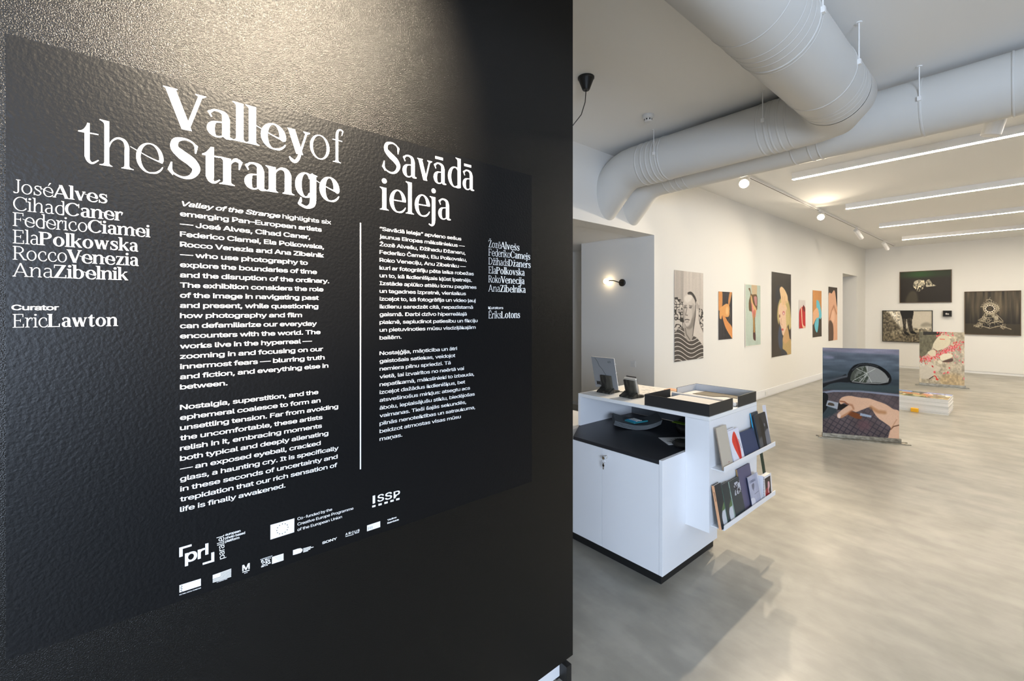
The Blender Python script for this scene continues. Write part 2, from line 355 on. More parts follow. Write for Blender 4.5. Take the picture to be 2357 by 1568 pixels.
            s.cap(95, 500, 70, 70); s.cap(360, 500, 60, 60); s.cap(625, 500, 65, 60); A = 715
        elif base == 'z': s.bar(40, 400, 500, t * 1.3); s.bar(40, 410, t * 1.3, t * 1.3); s.diag(105, 0, 335, 500, T * 1.15); s.pg([(40, 500), (60, 500), (65, 390), (40, 370)]); s.pg([(410, 0), (390, 0), (385, 110), (412, 130)]); A = 445
        elif base == 'A': s.diag(75, 0, 315, 700, t * 1.7); s.diag(560, 0, 315, 700, T * 1.12); s.bar(150, 470, 240); s.cap(75, 0, 65, 65, -1); s.cap(555, 0, 85, 90, -1); A = 640
        elif base == 'C': s.ring(360, 350, 325, 364, 42, 322, n=60, t=t * 1.15); s.pg([(560, 640), (598, 690), (612, 690), (612, 470), (596, 470)]); A = 640
        elif base == 'D': s.stem(130, 0, 700, 1, 2, fr=20); s.ring(290, 350, 345, 350, -90, 90, t=t * 1.1); s.bar(100, 300, 700, t * 1.1); s.bar(100, 300, t * 1.1, t * 1.1); A = 680
        elif base in 'EFL':
            s.stem(130, 0, 700, 1, 2, fr=20 if base != 'F' else 58)
            if base != 'L': s.bar(100, 500, 700, t * 1.1); s.pg([(500, 700), (480, 700), (470, 570), (490, 540), (506, 540)]); s.bar(120, 390, 372); s.pg([(390, 440), (375, 440), (355, 360), (375, 275), (390, 275)])
            if base != 'F': s.bar(100, 520, t * 1.1, t * 1.1); s.pg([(528, 0), (500, 0), (485, 150), (510, 180), (528, 180)])
            A = 575 if base != 'F' else 530
        elif base == 'J': s.stem(225, 110, 700, 0, 2); s.sp([(225, 120, T), (205, 40, T * .7), (130, 0, t * 1.5), (60, 20, t * 2.5), (25, 60, t)]); A = 330
        elif base in 'PR':
            s.stem(130, 0, 700, 1, 2); s.ring(290, 520, 245, 180, -90, 90, t=t * 1.1); s.bar(100, 300, 700, t * 1.1); s.bar(120, 300, 340 + t, t * 1.1); A = 560
            if base == 'R': s.diag(565, 0, 330, 350, T * 1.15); s.cap(570, 0, 50, 85, -1); A = 640
        elif base == 'S':
            s.sp([(465, 560, t), (420, 650, t * 1.2), (290, 692, t * 1.5), (150, 640, T * .72), (128, 510, T * .95), (240, 405, T * 1.28), (390, 310, T * 1.28), (470, 190, T * .95), (400, 55, T * .62), (260, 8, t * 1.5), (115, 60, t * 1.2), (65, 150, t)])
            s.pg([(420, 660), (500, 610), (470, 470), (448, 470), (440, 590)] if hv else [(440, 650), (490, 610), (470, 500), (458, 500), (452, 590)]); s.pg([(20, 110), (100, 20), (120, 60), (90, 130), (92, 250), (70, 250)] if hv else [(30, 110), (90, 40), (95, 70), (75, 130), (80, 220), (62, 220)]); A = 545
        elif base == 'V': s.diag(345, 0, 105, 695, T * 1.2); s.diag(345, 0, 555, 695, T * .32 + t); s.cap(105, 700, 100, 105); s.cap(555, 700, 85, 80); A = 600
        elif base == 'Z': s.bar(50, 540, 700, t * 1.2); s.bar(45, 550, t * 1.2, t * 1.2); s.diag(115, 0, 470, 700, T * 1.2); s.pg([(50, 700), (72, 700), (82, 560), (50, 520)]); s.pg([(552, 0), (528, 0), (515, 140), (552, 180)]); A = 590
        if ch != base:
            top = 770 if base.isupper() else 585; c = {'e': 270, 'a': 220, 's': 215, 'z': 220, 'Z': 300, 'C': 360, 'E': 300}[base]
            if ch in 'éÉ': s.pg([(c - 10, top), (c + 20, top), (c + 130, top + 150), (c + 60, top + 150)])
            elif ch in 'ēāĒ': s.bar(c - 125, c + 125, top + 70, 30 + T * .35)
            else: s.pg([(c - 15, top), (c + 15, top), (c + 120, top + 120), (c + 75, top + 120), (c, top + 45), (c - 75, top + 120), (c - 120, top + 120)])
        return s.P, A
BOLD = (126, 25); LIGHT = (60, 18)
def lettering(name, runs, u0, u1, vb, cap_h, parent, slant=True, track=0.0, label=None, off=.0016):
    """runs = [(text, weight)...]; set on the wall from pixel column u0 to u1 with its baseline at z of pixel (u0, vb)"""
    y0, z0 = WP(u0, vb); y1 = WP(u1, vb)[0]; sc = cap_h / 700.0; want = (y1 - y0) / sc
    tot = 0
    for text, wt in runs:
        g = Glyphs(*wt, 1.0, slant)
        for ch in text: tot += g.glyph(ch)[1] * 1 if ch != ' ' else 180
    tot -= 40; n = sum(len(r[0]) for r in runs); k = (want) / tot
    bm = B(); x = -10.0 * k; par = 0
    for text, wt in runs:
        g = Glyphs(*wt, k, slant)
        for ch in text:
            if ch == ' ': x += 180 * k; continue
            P, A = g.glyph(ch); par = 1 - par
            for gi, poly in P:
                vs = [bm.verts.new((XW + off + gi * 1.2e-5 + par * 6e-6, y0 + (x + a) * sc, z0 + b * sc)) for a, b in poly]
                try: bm.faces.new(vs)
                except ValueError: pass
            x += A * k
    for f in bm.faces:
        f.normal_update()
        if f.normal.x < 0: f.normal_flip()

    return finish_letters(name, bm, parent, label)
def finish_letters(name, bm, parent, label=None):
    bmesh.ops.triangulate(bm, faces=bm.faces)
    me = bpy.data.meshes.new(name); bm.to_mesh(me); bm.free(); me.materials.append(M['letters'])
    return link(name, me, parent, None, label)
try: SANS = bpy.data.fonts.load(bpy.utils.system_resource('DATAFILES', path='fonts') + '/Inter.woff2')   # Blender's own bundled typeface
except Exception: SANS = None
_fc = {}
def text_mesh(txt, bold=0.0, shear=0.0):
    key = (txt, shear)
    if key in _fc: return _fc[key]
    cu = bpy.data.curves.new('txt', 'FONT'); cu.body = txt; cu.size = 1; cu.font = SANS or cu.font; cu.shear = shear; cu.space_character = .93; cu.resolution_u = 3; cu.fill_mode = 'BOTH'
    o = bpy.data.objects.new('txt', cu); COL.objects.link(o); bpy.context.view_layer.update()
    me = bpy.data.meshes.new_from_object(o.evaluated_get(bpy.context.evaluated_depsgraph_get()))
    v = np.empty(len(me.vertices) * 3); me.vertices.foreach_get('co', v); v = v.reshape(-1, 3); f = [tuple(p.vertices) for p in me.polygons]
    bpy.data.objects.remove(o); bpy.data.curves.remove(cu); bpy.data.meshes.remove(me); _fc[key] = (v, f); return v, f
def sans(V, Fc, txt, u0, u1, vb, cap_h, bold=.012, shear=0.0, off=.0016, zfix=None):
    """adds one line of the grotesque lettering to vertex/face lists, in wall coordinates"""
    v, f = text_mesh(txt, bold, shear); y0, z0 = WP(u0, vb); y1 = WP(u1, vb)[0]
    if zfix is not None: z0 = zfix
    sx = (y1 - y0) / (v[:, 0].max() - v[:, 0].min()); x0 = v[:, 0].min(); sy = cap_h / .729
    d = bold * .7
    for k, (p, q_) in enumerate(((d, d * .7), (-d, -d * .7), (d, -d * .7), (-d, d * .7)) if bold > .015 else ((d, 0), (-d, 0))):
        n = len(V)
        for i_, (a, b, c) in enumerate(v): V.append((XW + off + k * 3e-5 + (i_ * 37 % 11) * 2e-6, y0 + (a - x0 + p) * sx, z0 + (b + q_) * sy))
        for q in f: Fc.append(tuple(n + i for i in q))
def block(name, V, Fc, parent, label=None, m=None):
    me = bpy.data.meshes.new(name); me.from_pydata(V, [], Fc); me.materials.append(m or M['letters']); return link(name, me, parent, None, label)

pan = thing('wall_text', 'black vinyl sheet with white English and Latvian exhibition text on the black wall', 'wall text', (XW, .5, 1.5))
obj('vinyl_sheet', bx(XW + .0002, XW + .0011, -.199, 1.239, .940, 2.198), M['vinyl'], pan)
CAP = .094
lettering('title_word', [('Valley', BOLD)], 376, 711, 288.8, CAP, pan)
lettering('title_word', [('of', LIGHT)], 710.5, 786, 360.5, CAP, pan)
lettering('title_word', [('the', LIGHT)], 178.5, 373, 371.8, CAP, pan)
lettering('title_word', [('Strange', BOLD)], 384, 778.5, 404.2, CAP * 1.02, pan)
lettering('title_word', [('Savādā', (98, 24))], 878, 1089.5, 394.3, .0985, pan, slant=False)
lettering('title_word', [('ieleja', (98, 24))], 875.5, 1035.5, 482.3, .0985, pan, slant=False)
for a, b_, v, u0, um, u1 in (('José', 'Alves', 443.6, 31, 121.5, 247), ('Cihad', 'Caner', 483.6, 29.5, 148.5, 281), ('Federico', 'Ciamei', 519.9, 29, 201, 344), ('Ela', 'Polkowska', 559.9, 29, 89.6, 317), ('Rocco', 'Venezia', 597.5, 29, 154.3, 318), ('Ana', 'Zibelnik', 636.2, 29, 122.4, 293), ('Eric', 'Lawton', 754.2, 28.5, 109.5, 269.7)):
    h = .0272
    o = lettering('name_lettering', [(a, (50, 22))], u0, um, v, h, pan)
    vb = CYP + (v - CYP) * (2376.5 - um) / (2376.5 - u0)
    lettering('name_lettering', [(b_, (112, 32))], um, u1, vb, h, pan)
for a, b_, v, u0, um, u1 in (('Žozē', 'Alvešs', 569, 1123.5, 1151.6, 1195), ('Federiko', 'Čamejs', 588.4, 1123.5, 1174, 1219.6), ('Džihads', 'Džaners', 608.8, 1123.5, 1169.4, 1220.6), ('Ela', 'Polkovska', 629.2, 1123.5, 1141.4, 1206.7), ('Roko', 'Venecija', 650, 1123.5, 1152.3, 1206.4), ('Ana', 'Zibelnika', 671, 1123.5, 1150.2, 1209), ('Ēriks', 'Lotons', 733, 1123.5, 1152.8, 1196.2)):
    h = .0262
    lettering('name_lettering', [(a, (54, 26))], u0, um, v, h, pan, slant=False)
    vb = CYP + (v - CYP) * (2376.5 - um) / (2376.5 - u0)
    lettering('name_lettering', [(b_, (112, 34))], um, u1, vb, h, pan, slant=False)
V, Fc = [], []; sans(V, Fc, 'Curator', 27.5, 135, 713.8, .0148, .02); block('sans_lettering', V, Fc, pan)
V, Fc = [], []; sans(V, Fc, 'Kurators', 1123.5, 1157.5, 711.5, .0140, .012); block('sans_lettering', V, Fc, pan)
EN = [('Valley of the Strange|highlights six', 761.6), ('emerging Pan–European artists', 739.8), ('— José Alves, Cihad Caner,', 713.4), ('Federico Ciamei, Ela Polkowska,', 745), ('Rocco Venezia and Ana Zibelnik', 745), ('— who use photography to', 707.7), ('explore the boundaries of time', 728.8), ('and the disruption of the ordinary.', 757), ('The exhibition considers the role', 743.7), ('of the image in navigating past', 733), ('and present, while questioning', 731.8), ('how photography and film', 694.4), ('can defamiliarize our everyday', 728.4), ('encounters with the world. The', 737), ('works live in the hyperreal —', 717.4), ('zooming in and focusing on our', 742.9), ('innermost fears — blurring truth', 746.4), ('and fiction, and everything else in', 755), ('between.', 523.2), None,
      ('Nostalgia, superstition, and the', 732.2), ('ephemeral coalesce to form an', 737), ('unsettling tension. Far from avoiding', 777.7), ('the uncomfortable, these artists', 741.6), ('relish in it, embracing moments', 740.2), ('both typical and deeply alienating', 755), ('— an exposed eyeball, cracked', 737.5), ('glass, a haunting cry. It is specifically', 778.5), ('in these seconds of uncertainty and', 776.4), ('trepidation that our rich sensation of', 775.6), ('life is finally awakened.', 656.4)]
LV = [('“Savādā ieleja” apvieno sešus', 1061.2), ('jaunus Eiropas māksliniekus —', 1069), ('Žozē Alvešu, Džihadu Džaneru,', 1070.6), ('Federiko Čameju, Elu Polkovsku,', 1073.5), ('Roko Veneciju, Anu Zibelniku —', 1071.6), ('kuri ar fotogrāfiju pēta laika robežas', 1089.8), ('un to, kā ikdienišķais kļūst īpatnējs.', 1085.4), ('Izstāde aplūko attēlu lomu pagātnes', 1096), ('un tagadnes izpratnē, vienlaikus', 1071.8), ('izceļot to, kā fotogrāfija un video ļauj', 1094), ('ikdienu saredzēt citā, nepazīstamā', 1088), ('gaismā. Darbi dzīvo hiperreālajā', 1073.6), ('plaknē, sapludinot patiesību un fikciju', 1098.4), ('un pietuvinoties mūsu visdziļākajām', 1094), ('bailēm.', 923.5), None,
      ('Nostaļģija, māņticība un ātri', 1051.4), ('gaistošais satiekas, veidojot', 1047.2), ('nemiera pilnu spriedzi. Tā', 1036.7), ('vietā, lai izvairītos no neērtā vai', 1067.3), ('nepatīkamā, mākslinieki to izbauda,', 1090.6), ('izceļot dažādus ikdienišķus, bet', 1070), ('atsvešinošus mirkļus: atsegtu acs', 1081.2), ('ābolu, ieplaisājušu stiklu, biedējošas', 1092), ('vaimanas. Tieši šajās sekundēs,', 1072.3), ('pilnās nenoteiktības un satraukuma,', 1093), ('beidzot atmostas visas mūsu', 1060), ('maņas.', 925.4)]
for lines, u0, z_a, z_b, bold in ((EN, 414.6, 1.8955, 1.1555, .0155), (LV, 873.4, 1.8955, 1.2315, .010)):
    n = len(lines); V, Fc = [], []
    for i, ln in enumerate(lines):
        if ln is None: block('text_paragraph', V, Fc, pan); V, Fc = [], []; continue
        z = z_a + (z_b - z_a) * i / (n - 1); txt, u1 = ln
        if '|' in txt:
            a, c = txt.split('|'); sans(V, Fc, a, 419, 645, 700, .0166, bold, .22, zfix=z); sans(V, Fc, c, 650, u1, 700, .0166, .008, zfix=z)
        else: sans(V, Fc, txt, u0, u1, 700, .0166, bold, zfix=z)
    block('text_paragraph', V, Fc, pan)
def wpoly(bm, pts, off=.0016, m=None):
    vs = [bm.verts.new((XW + off, *WP(u, v))) for u, v in pts]; f = bm.faces.new(vs); f.normal_update()
    if f.normal.x < 0: f.normal_flip()
def flat(name, polys, label=None, off=.0016, m=None):
    bm = B()
    for p in polys: wpoly(bm, p, off)
    me = bpy.data.meshes.new(name); bm.to_mesh(me); bm.free(); me.materials.append(m or M['letters']); return link(name, me, pan, None, label)
flat('divider_line', [[(827.8, 513), (830.6, 513.4), (830.6, 1080), (827.8, 1080.6)]])
# logo row, drawn as flat white shapes
def quad(tl, tr, br, bl):       # bilinear square on a logo's four corners
    def q(x, y):
        a = (tl[0] + (tr[0] - tl[0]) * x, tl[1] + (tr[1] - tl[1]) * x); c = (bl[0] + (br[0] - bl[0]) * x, bl[1] + (br[1] - bl[1]) * x)
        return (a[0] + (c[0] - a[0]) * y, a[1] + (c[1] - a[1]) * y)
    return q
def R(q, x0, x1, y0, y1): return [q(x0, y0), q(x1, y0), q(x1, y1), q(x0, y1)]
c6 = lambda x, y: (400 + x / 4.209, 1080 + y / 4.209)
def P6(*pts): return [c6(*p) for p in pts]
flat('logo_bracket', [P6((52, 760), (172, 725), (173, 745), (86, 771), (86, 843), (52, 853))])
flat('logo_bracket', [P6((362, 808), (392, 800), (392, 893), (279, 927), (279, 907), (362, 882))])
flat('logo_letters', [P6((304, 722), (335, 714), (335, 822), (304, 831))])
V, Fc = [], []; sans(V, Fc, 'pr', *[c6(113, 0)[0], c6(296, 0)[0]], c6(0, 905)[1], .042, .026); block('logo_letters', V, Fc, pan)
def vtext(txt, tl, tr, br, bl, bold=.02):    # text run bottom to top inside a quad
    v, f = text_mesh(txt, bold); q = quad(tl, tr, br, bl); x0, x1 = v[:, 0].min(), v[:, 0].max(); y0, y1 = v[:, 1].min(), v[:, 1].max()
    Vv = [(XW + .0016, *WP(*q((y1 - b) / (y1 - y0) * -1 + 1, 1 - (a - x0) / (x1 - x0)))) for a, b, c in v]
    Vv = [(XW + .0016, *WP(*q(1 - (b - y0) / (y1 - y0), 1 - (a - x0) / (x1 - x0)))) for a, b, c in v]
    block('logo_letters', Vv, [t for t in f], pan)
vtext('parallel', c6(412, 655), c6(508, 628), c6(508, 855), c6(432, 880), .03)
def tline(txt, x0, x1, yb, cap, bold=.03, name='logo_text'):
    V, Fc = [], []; u0, vb = c6(x0, yb); u1 = c6(x1, yb)[0]; sans(V, Fc, txt, u0, u1, vb, cap, bold); return block(name, V, Fc, pan)
tline('european', 499, 645, 646, .0085); tline('photo based', 499, 689, 678, .0085); tline('platform', 499, 634, 710, .0085)
fl = quad(c6(935, 540), c6(1167, 475), c6(1165, 610), c6(935, 682))
flat('flag_logo', [R(fl, 0, 1, 0, 1)])
dots = []
for k in range(12):
    a = k * pi / 6; cx, cy = .5 + .235 * cos(a), .5 + .34 * sin(a); dots.append([fl(cx + .021 * cos(t * pi / 3), cy + .033 * sin(t * pi / 3)) for t in range(6)])
flat('flag_stars', dots, 'ring of twelve dark dots', off=.0019, m=M['vinyl'])
tline('Co-funded by the', 1197, 1532, 495, .0112, .012); tline('Creative Europe Programme', 1197, 1738, 547, .0112, .012); tline('of the European Union', 1197, 1627, 600, .0112, .012)
flat('logo_letters', [P6((1925, 259), (1949, 252), (1949, 328), (1925, 336))])
iss = [(1973, 2032, 318), (2047, 2110, 300), (2130, 2187, 283)]
for ch, (x0, x1, yb) in zip('SSP', iss): tline(ch, x0, x1, yb, .0305, .02, 'logo_letters')
flat('logo_dashes', [P6((x, y), (x + 33, y - 8), (x + 33, y + 10), (x, y + 19)) for x, y in ((1920, 353), (1980, 336), (2038, 319), (2096, 301), (2152, 285))])
q = quad(c6(54, 1123), c6(262, 1058), c6(262, 1128), c6(54, 1195))
flat('sponsor_logo', [[q(0, 0), q(1, 0), q(1, 1), q(0, 1)]]); zz = [(.03, .1), (.12, .25), (.04, .42), (.12, .58), (.04, .75), (.13, .95)]
flat('sponsor_logo_mark', [[q(a[0], a[1]), q(a[0] + .03, a[1]), q(b[0] + .03, b[1]), q(b[0], b[1])] for a, b in zip(zz, zz[1:])], off=.0019, m=M['vinyl'])
tline('CULTURAL CAPITAL FOUNDATION', 54, 262, 1222, .0036, .03)
q = quad(c6(376, 1025), c6(556, 962), c6(555, 1045), c6(376, 1103))
flat('flag_logo', [R(q, 0, .42, 0, .52)] + [R(q, .42 if i < 4 else 0, 1, i / 7.0, i / 7.0 + .095) for i in range(7)])
tline('U.S. EMBASSY RIGA', 415, 518, 1098, .0028, .03)
tline('M', 665, 732, 985, .021, .03, 'logo_letters'); flat('logo_dashes', [P6((664, 993), (732, 973), (732, 981), (664, 1002))]); tline('RIGA', 682, 715, 1012, .003, .03)
q = quad(c6(838, 885), c6(1062, 815), c6(1062, 882), c6(838, 955)); ch = []
rnd = random.Random(5)
for i in range(14):
    for j in range(6):
        if rnd.random() < .55: ch.append(R(q, i * .032, i * .032 + .03, j / 6.0, j / 6.0 + .15))
flat('sponsor_logo', ch + [R(q, .5, 1, .0, 1)]); flat('sponsor_logo_mark', [R(q, .62 + .05 * i, .97, .2 + .2 * i, .23 + .2 * i) for i in range(4)], off=.0019, m=M['papergrey'])
tline('SUPPORTED BY', 838, 955, 880, .0034, .03)
q = quad(c6(1153, 782), c6(1245, 757), c6(1245, 807), c6(1153, 832)); D = [(0, .05), (.5, 0), (.8, .05), (1, .3), (1, .65), (.85, .95), (.5, 1), (0, 1)]
flat('sponsor_logo', [[q(*p) for p in D]]); flat('sponsor_logo_text', [P6((1252, y), (x, y - (x - 1252) * .285), (x, y - (x - 1252) * .285 + 7), (1252, y + 7)) for y, x in ((767, 1328), (778, 1352), (789, 1322), (799, 1300))])
tline('SONY', 1438, 1578, 726, .0095, .03, 'logo_letters')
for ch, x0, x1, yb in (('A', 1662, 1682, 642), ('R', 1693, 1712, 632), ('C', 1722, 1742, 625), ('U', 1750, 1769, 617), ('S', 1778, 1797, 607)): tline(ch, x0, x1, yb, .0095, .03, 'logo_letters')
flat('logo_dashes', [P6((1662, 650), (1742, 628), (1742, 633), (1662, 656)), P6((1752, 620), (1792, 608), (1792, 614), (1752, 625))])
q = quad(c6(1870, 545), c6(1998, 503), c6(1998, 560), c6(1870, 602))
flat('sponsor_logo', [R(q, 0, 1, 0, 1)]); M['lg'] = mat('pale_grey_print', (.45, .45, .43), .7)
flat('sponsor_logo_mark', [R(q, .08 + .13 * i, .15 + .13 * i, .35, .8) for i in range(3)], off=.0019, m=M['lg'])
tline('Vadims', 2068, 2155, 500, .007, .03); tline('Reinfelds', 2068, 2178, 530, .007, .03)
#==PART2==
# ------------------------------------------------------------------ photographs: a small painter for flat prints
class Pic:
    def __init__(s, w, h, c, K=1.7): w, h = int(w * K), int(h * K); s.w, s.h, s.K = w, h, K; s.a = np.ones((h, w, 3)) * np.array(c) / 255.; s.x, s.y = np.meshgrid((np.arange(w) + .5) / w, (np.arange(h) + .5) / h)
    def blur(s, m, r):
        r = int(round(r * s.K * .75))
        for ax in (0, 1):
            if r < 1: break
            k = np.cumsum(np.pad(m, [(r + 1, r) if i == ax else (0, 0) for i in (0, 1)], mode='edge'), axis=ax)
            m = (np.take(k, range(2 * r + 1, k.shape[ax]), ax) - np.take(k, range(0, k.shape[ax] - 2 * r - 1), ax)) / (2 * r + 1)
        return m
    def poly(s, pts):
        m = np.zeros((s.h, s.w), bool); n = len(pts)
        for i in range(n):
            (x1, y1), (x2, y2) = pts[i], pts[(i + 1) % n]
            if y1 == y2: continue
            c = ((y1 > s.y) != (y2 > s.y)) & (s.x < (x2 - x1) * (s.y - y1) / (y2 - y1) + x1); m ^= c
        return m.astype(float)
    def smooth(s, pts, n=6):
        o = []; q = [pts[-1]] + list(pts) + [pts[0], pts[1]]
        for i in range(1, len(q) - 2):
            for j in range(n):
                u = j / n; o.append(tuple(.5 * (2 * q[i][d] + (q[i + 1][d] - q[i - 1][d]) * u + (2 * q[i - 1][d] - 5 * q[i][d] + 4 * q[i + 1][d] - q[i + 2][d]) * u * u + (-q[i - 1][d] + 3 * q[i][d] - 3 * q[i + 1][d] + q[i + 2][d]) * u ** 3) for d in (0, 1)))
        return o
    def put(s, m, c, a=1.0): m = (m * a)[..., None]; s.a = s.a * (1 - m) + m * (np.array(c) / 255. if not isinstance(c, np.ndarray) else c)
    def fill(s, pts, c, blur=1, a=1.0, sm=True): s.put(s.blur(s.poly(s.smooth(pts) if sm else pts), blur), c, a)
    def ell(s, cx, cy, rx, ry, c, blur=1, a=1.0, rot=0):
        dx, dy = s.x - cx, s.y - cy; u = dx * cos(rot) + dy * sin(rot); v = -dx * sin(rot) + dy * cos(rot)
        s.put(s.blur(((u / rx) ** 2 + (v / ry) ** 2 < 1).astype(float), blur), c, a)
    def line(s, pts, wd, c, blur=0, a=1.0):
        asp = s.h / s.w; m = np.zeros((s.h, s.w))
        for (x1, y1), (x2, y2) in zip(pts, pts[1:]):
            dx, dy = x2 - x1, (y2 - y1) * asp; L = dx * dx + dy * dy or 1e-9
            t = np.clip(((s.x - x1) * dx + (s.y - y1) * asp * dy) / L, 0, 1); d = np.hypot(s.x - x1 - t * dx, (s.y - y1) * asp - t * dy)
            m = np.maximum(m, np.clip((wd - d) * s.w + .5, 0, 1))
        s.put(s.blur(m, blur), c, a)
    def noise(s, sx, sy, seed, oct=3):
        o = np.zeros((s.h, s.w)); amp = 1.0; tot = 0
        for k in range(oct):
            r = np.random.RandomState(seed + k); nx, ny = max(2, int(sx * 2 ** k)) + 2, max(2, int(sy * 2 ** k)) + 2; g = r.rand(ny, nx)
            fx = s.x * (nx - 2); fy = s.y * (ny - 2); ix, iy = fx.astype(int), fy.astype(int); ux, uy = fx - ix, fy - iy; ux = ux * ux * (3 - 2 * ux); uy = uy * uy * (3 - 2 * uy)
            o += amp * ((g[iy, ix] * (1 - ux) + g[iy, ix + 1] * ux) * (1 - uy) + (g[iy + 1, ix] * (1 - ux) + g[iy + 1, ix + 1] * ux) * uy); tot += amp; amp *= .5
        return o / tot
    def tex(s, m, nx, ny, seed, lo, hi):
        n = s.noise(nx, ny, seed, 2); m = s.blur(m, 1) * (hi - lo) ; s.a = np.clip(s.a * (1 + (m * (n - .5) * 2.6)[..., None]), 0, 1)
    def finish(s, seed=5, g=1.10, gr=.022):
        s.shade(1 + gr * 2 * (s.noise(s.w / 4, s.h / 4, seed, 2) - .5)); s.a = np.clip(s.a, 0, 1) ** g; return s
    def shade(s, f): s.a = np.clip(s.a * f[..., None], 0, 1)
def picmesh(name, pic, fn, parent, mtl, label=None):
    """the picture as a finely gridded sheet; fn(u, v) -> point, u to the right, v downwards"""
    pic.finish(len(name) + pic.w); h, w_ = pic.h, pic.w; xs = [i / (w_ - 1) for i in range(w_)]; V = [fn(x, j / (h - 1)) for j in range(h) for x in xs]
    F_ = [(j * w_ + i, (j + 1) * w_ + i, (j + 1) * w_ + i + 1, j * w_ + i + 1) for j in range(h - 1) for i in range(w_ - 1)]
    me = bpy.data.meshes.new(name); me.from_pydata(V, [], F_)
    c = np.clip(pic.a, 0, 1); c = np.where(c <= .04045, c / 12.92, ((c + .055) / 1.055) ** 2.4); c4 = np.ones((h * w_, 4), dtype=np.float32); c4[:, :3] = c.reshape(-1, 3)
    at = me.color_attributes.new('ink', 'FLOAT_COLOR', 'POINT'); at.data.foreach_set('color', c4.ravel()); me.materials.append(mtl)
    for p in me.polygons: p.use_smooth = True
    return link(name, me, parent, None, label)
SK = (214, 170, 132)
def pic_man():
    p = Pic(110, 230, (206, 198, 190)); p.shade(.9 + .16 * p.noise(26, 1, 3)); p.shade(1 - .12 * (p.x < .3))
    blot = (np.abs(p.noise(20, 36, 11, 1) - .5) < .13).astype(float)
    for pts in ([(0, .30), (.1, .295), (.25, .33), (.34, .37), (.36, .5), (.32, .63), (.1, .68), (0, .69)], [(.8, .41), (1, .43), (1, .69), (.86, .62)]):
        m = p.poly(pts); p.put(m, (205, 198, 190)); p.put(p.blur(m * blot, 1), (38, 35, 33))
    p.fill([(.30, .60), (.68, .57), (.72, .70), (.55, .79), (.36, .74)], (176, 168, 160), 2)
    p.fill([(.45, .24), (.56, .238), (.68, .28), (.745, .34), (.73, .46), (.69, .55), (.62, .61), (.5, .635), (.38, .615), (.31, .55), (.285, .47), (.29, .39), (.34, .30)], (206, 198, 190), 1)
    p.fill([(.45, .238), (.57, .228), (.70, .275), (.765, .345), (.74, .39), (.69, .32), (.58, .268), (.46, .262)], (48, 44, 42), 1)
    p.fill([(.60, .52), (.74, .42), (.71, .54), (.62, .62), (.5, .65), (.4, .63), (.52, .6)], (120, 113, 107), 3, .7)
    p.fill([(.735, .345), (.79, .335), (.83, .36), (.84, .46), (.835, .55), (.9, .63), (1, .70), (1, .80), (.93, .84), (.78, .75), (.63, .73), (.62, .67), (.69, .57), (.715, .45)], (214, 206, 198), 1)
    p.line([(.62, .73), (.65, .62), (.71, .5), (.725, .38)], .012, (60, 56, 54), 1, .7); p.line([(.79, .34), (.80, .44)], .006, (110, 105, 100), 0, .7)
    p.line([(.36, .64), (.4, .71), (.52, .77)], .014, (90, 85, 80), 1, .7)
    p.fill([(.33, .30), (.45, .26), (.6, .27), (.55, .33), (.4, .35)], (232, 226, 218), 3, .7); p.fill([(.30, .46), (.34, .40), (.36, .5), (.34, .58)], (150, 143, 137), 3, .7); p.fill([(.6, .36), (.7, .4), (.66, .52), (.6, .5)], (170, 163, 156), 4, .6); p.line([(.33, .385), (.41, .383)], .010, (96, 90, 85), 1, .8); p.line([(.5, .383), (.6, .39)], .010, (96, 90, 85), 1, .8)
    for dx in (0, .025, .05): p.line([(.76 + dx, .345 + dx * .4), (.765 + dx, .42)], .004, (120, 112, 106), 0, .8)
    p.line([(.735, .36), (.72, .5), (.68, .6), (.63, .70)], .008, (100, 94, 90), 0, .8); p.line([(.84, .38), (.845, .55), (.92, .63), (1, .70)], .008, (90, 84, 80), 0, .8)
    p.line([(.30, .40), (.29, .5), (.33, .58), (.42, .635)], .006, (110, 104, 100), 0, .8)
    for x in (.36, .54): p.ell(x, .405, .05, .012, (96, 90, 86), 1, .8)
    p.line([(.42, .41), (.385, .47), (.37, .49), (.44, .495)], .012, (110, 103, 98), 1, .8); p.line([(.35, .545), (.42, .54), (.5, .547)], .012, (80, 72, 70), 0, .9); p.line([(.38, .57), (.48, .568)], .01, (130, 122, 118), 1, .7)
    sh = [(-.05, .72), (.08, .665), (.3, .635), (.34, .72), (.45, .78), (.56, .785), (.66, .735), (.85, .79), (.97, .85), (1.05, .9), (1.05, 1.05), (-.05, 1.05)]
    m = p.poly(p.smooth(sh)); p.put(m, (84, 78, 74)); yy = p.y - .05 * p.x + .035 * np.sin(p.x * 7 + .8) - .05 * np.clip(p.x - .75, 0, 1)
    p.put(m * (((yy * 21) % 1) < .18), (216, 210, 204)); return p
def pic_wrist():
    p = Pic(70, 140, (52, 50, 56)); p.shade(.75 + .5 * p.noise(20, 2, 9))
    p.fill([(.02, 0), (.26, 0), (.28, .25), (.2, .34), (0, .38)], (214, 150, 88)); p.fill([(.82, 0), (.98, 0), (.92, .1), (.8, .26), (.72, .3), (.7, .2)], (206, 148, 92))
    p.fill([(.1, .36), (.3, .3), (.6, .25), (.78, .3), (.8, .42), (.74, .52), (.5, .53), (.28, .5), (.2, .57), (.08, .54)], (226, 168, 104)); p.ell(.62, .4, .1, .09, (245, 205, 150), 3, .7)
    p.fill([(.28, .5), (.46, .52), (.66, .62), (.98, .76), (1, .98), (.88, .95), (.55, .78), (.36, .62)], (222, 154, 92)); p.line([(.8, .4), (.85, .5), (.72, .62)], .02, (120, 104, 80), 0, .8); return p
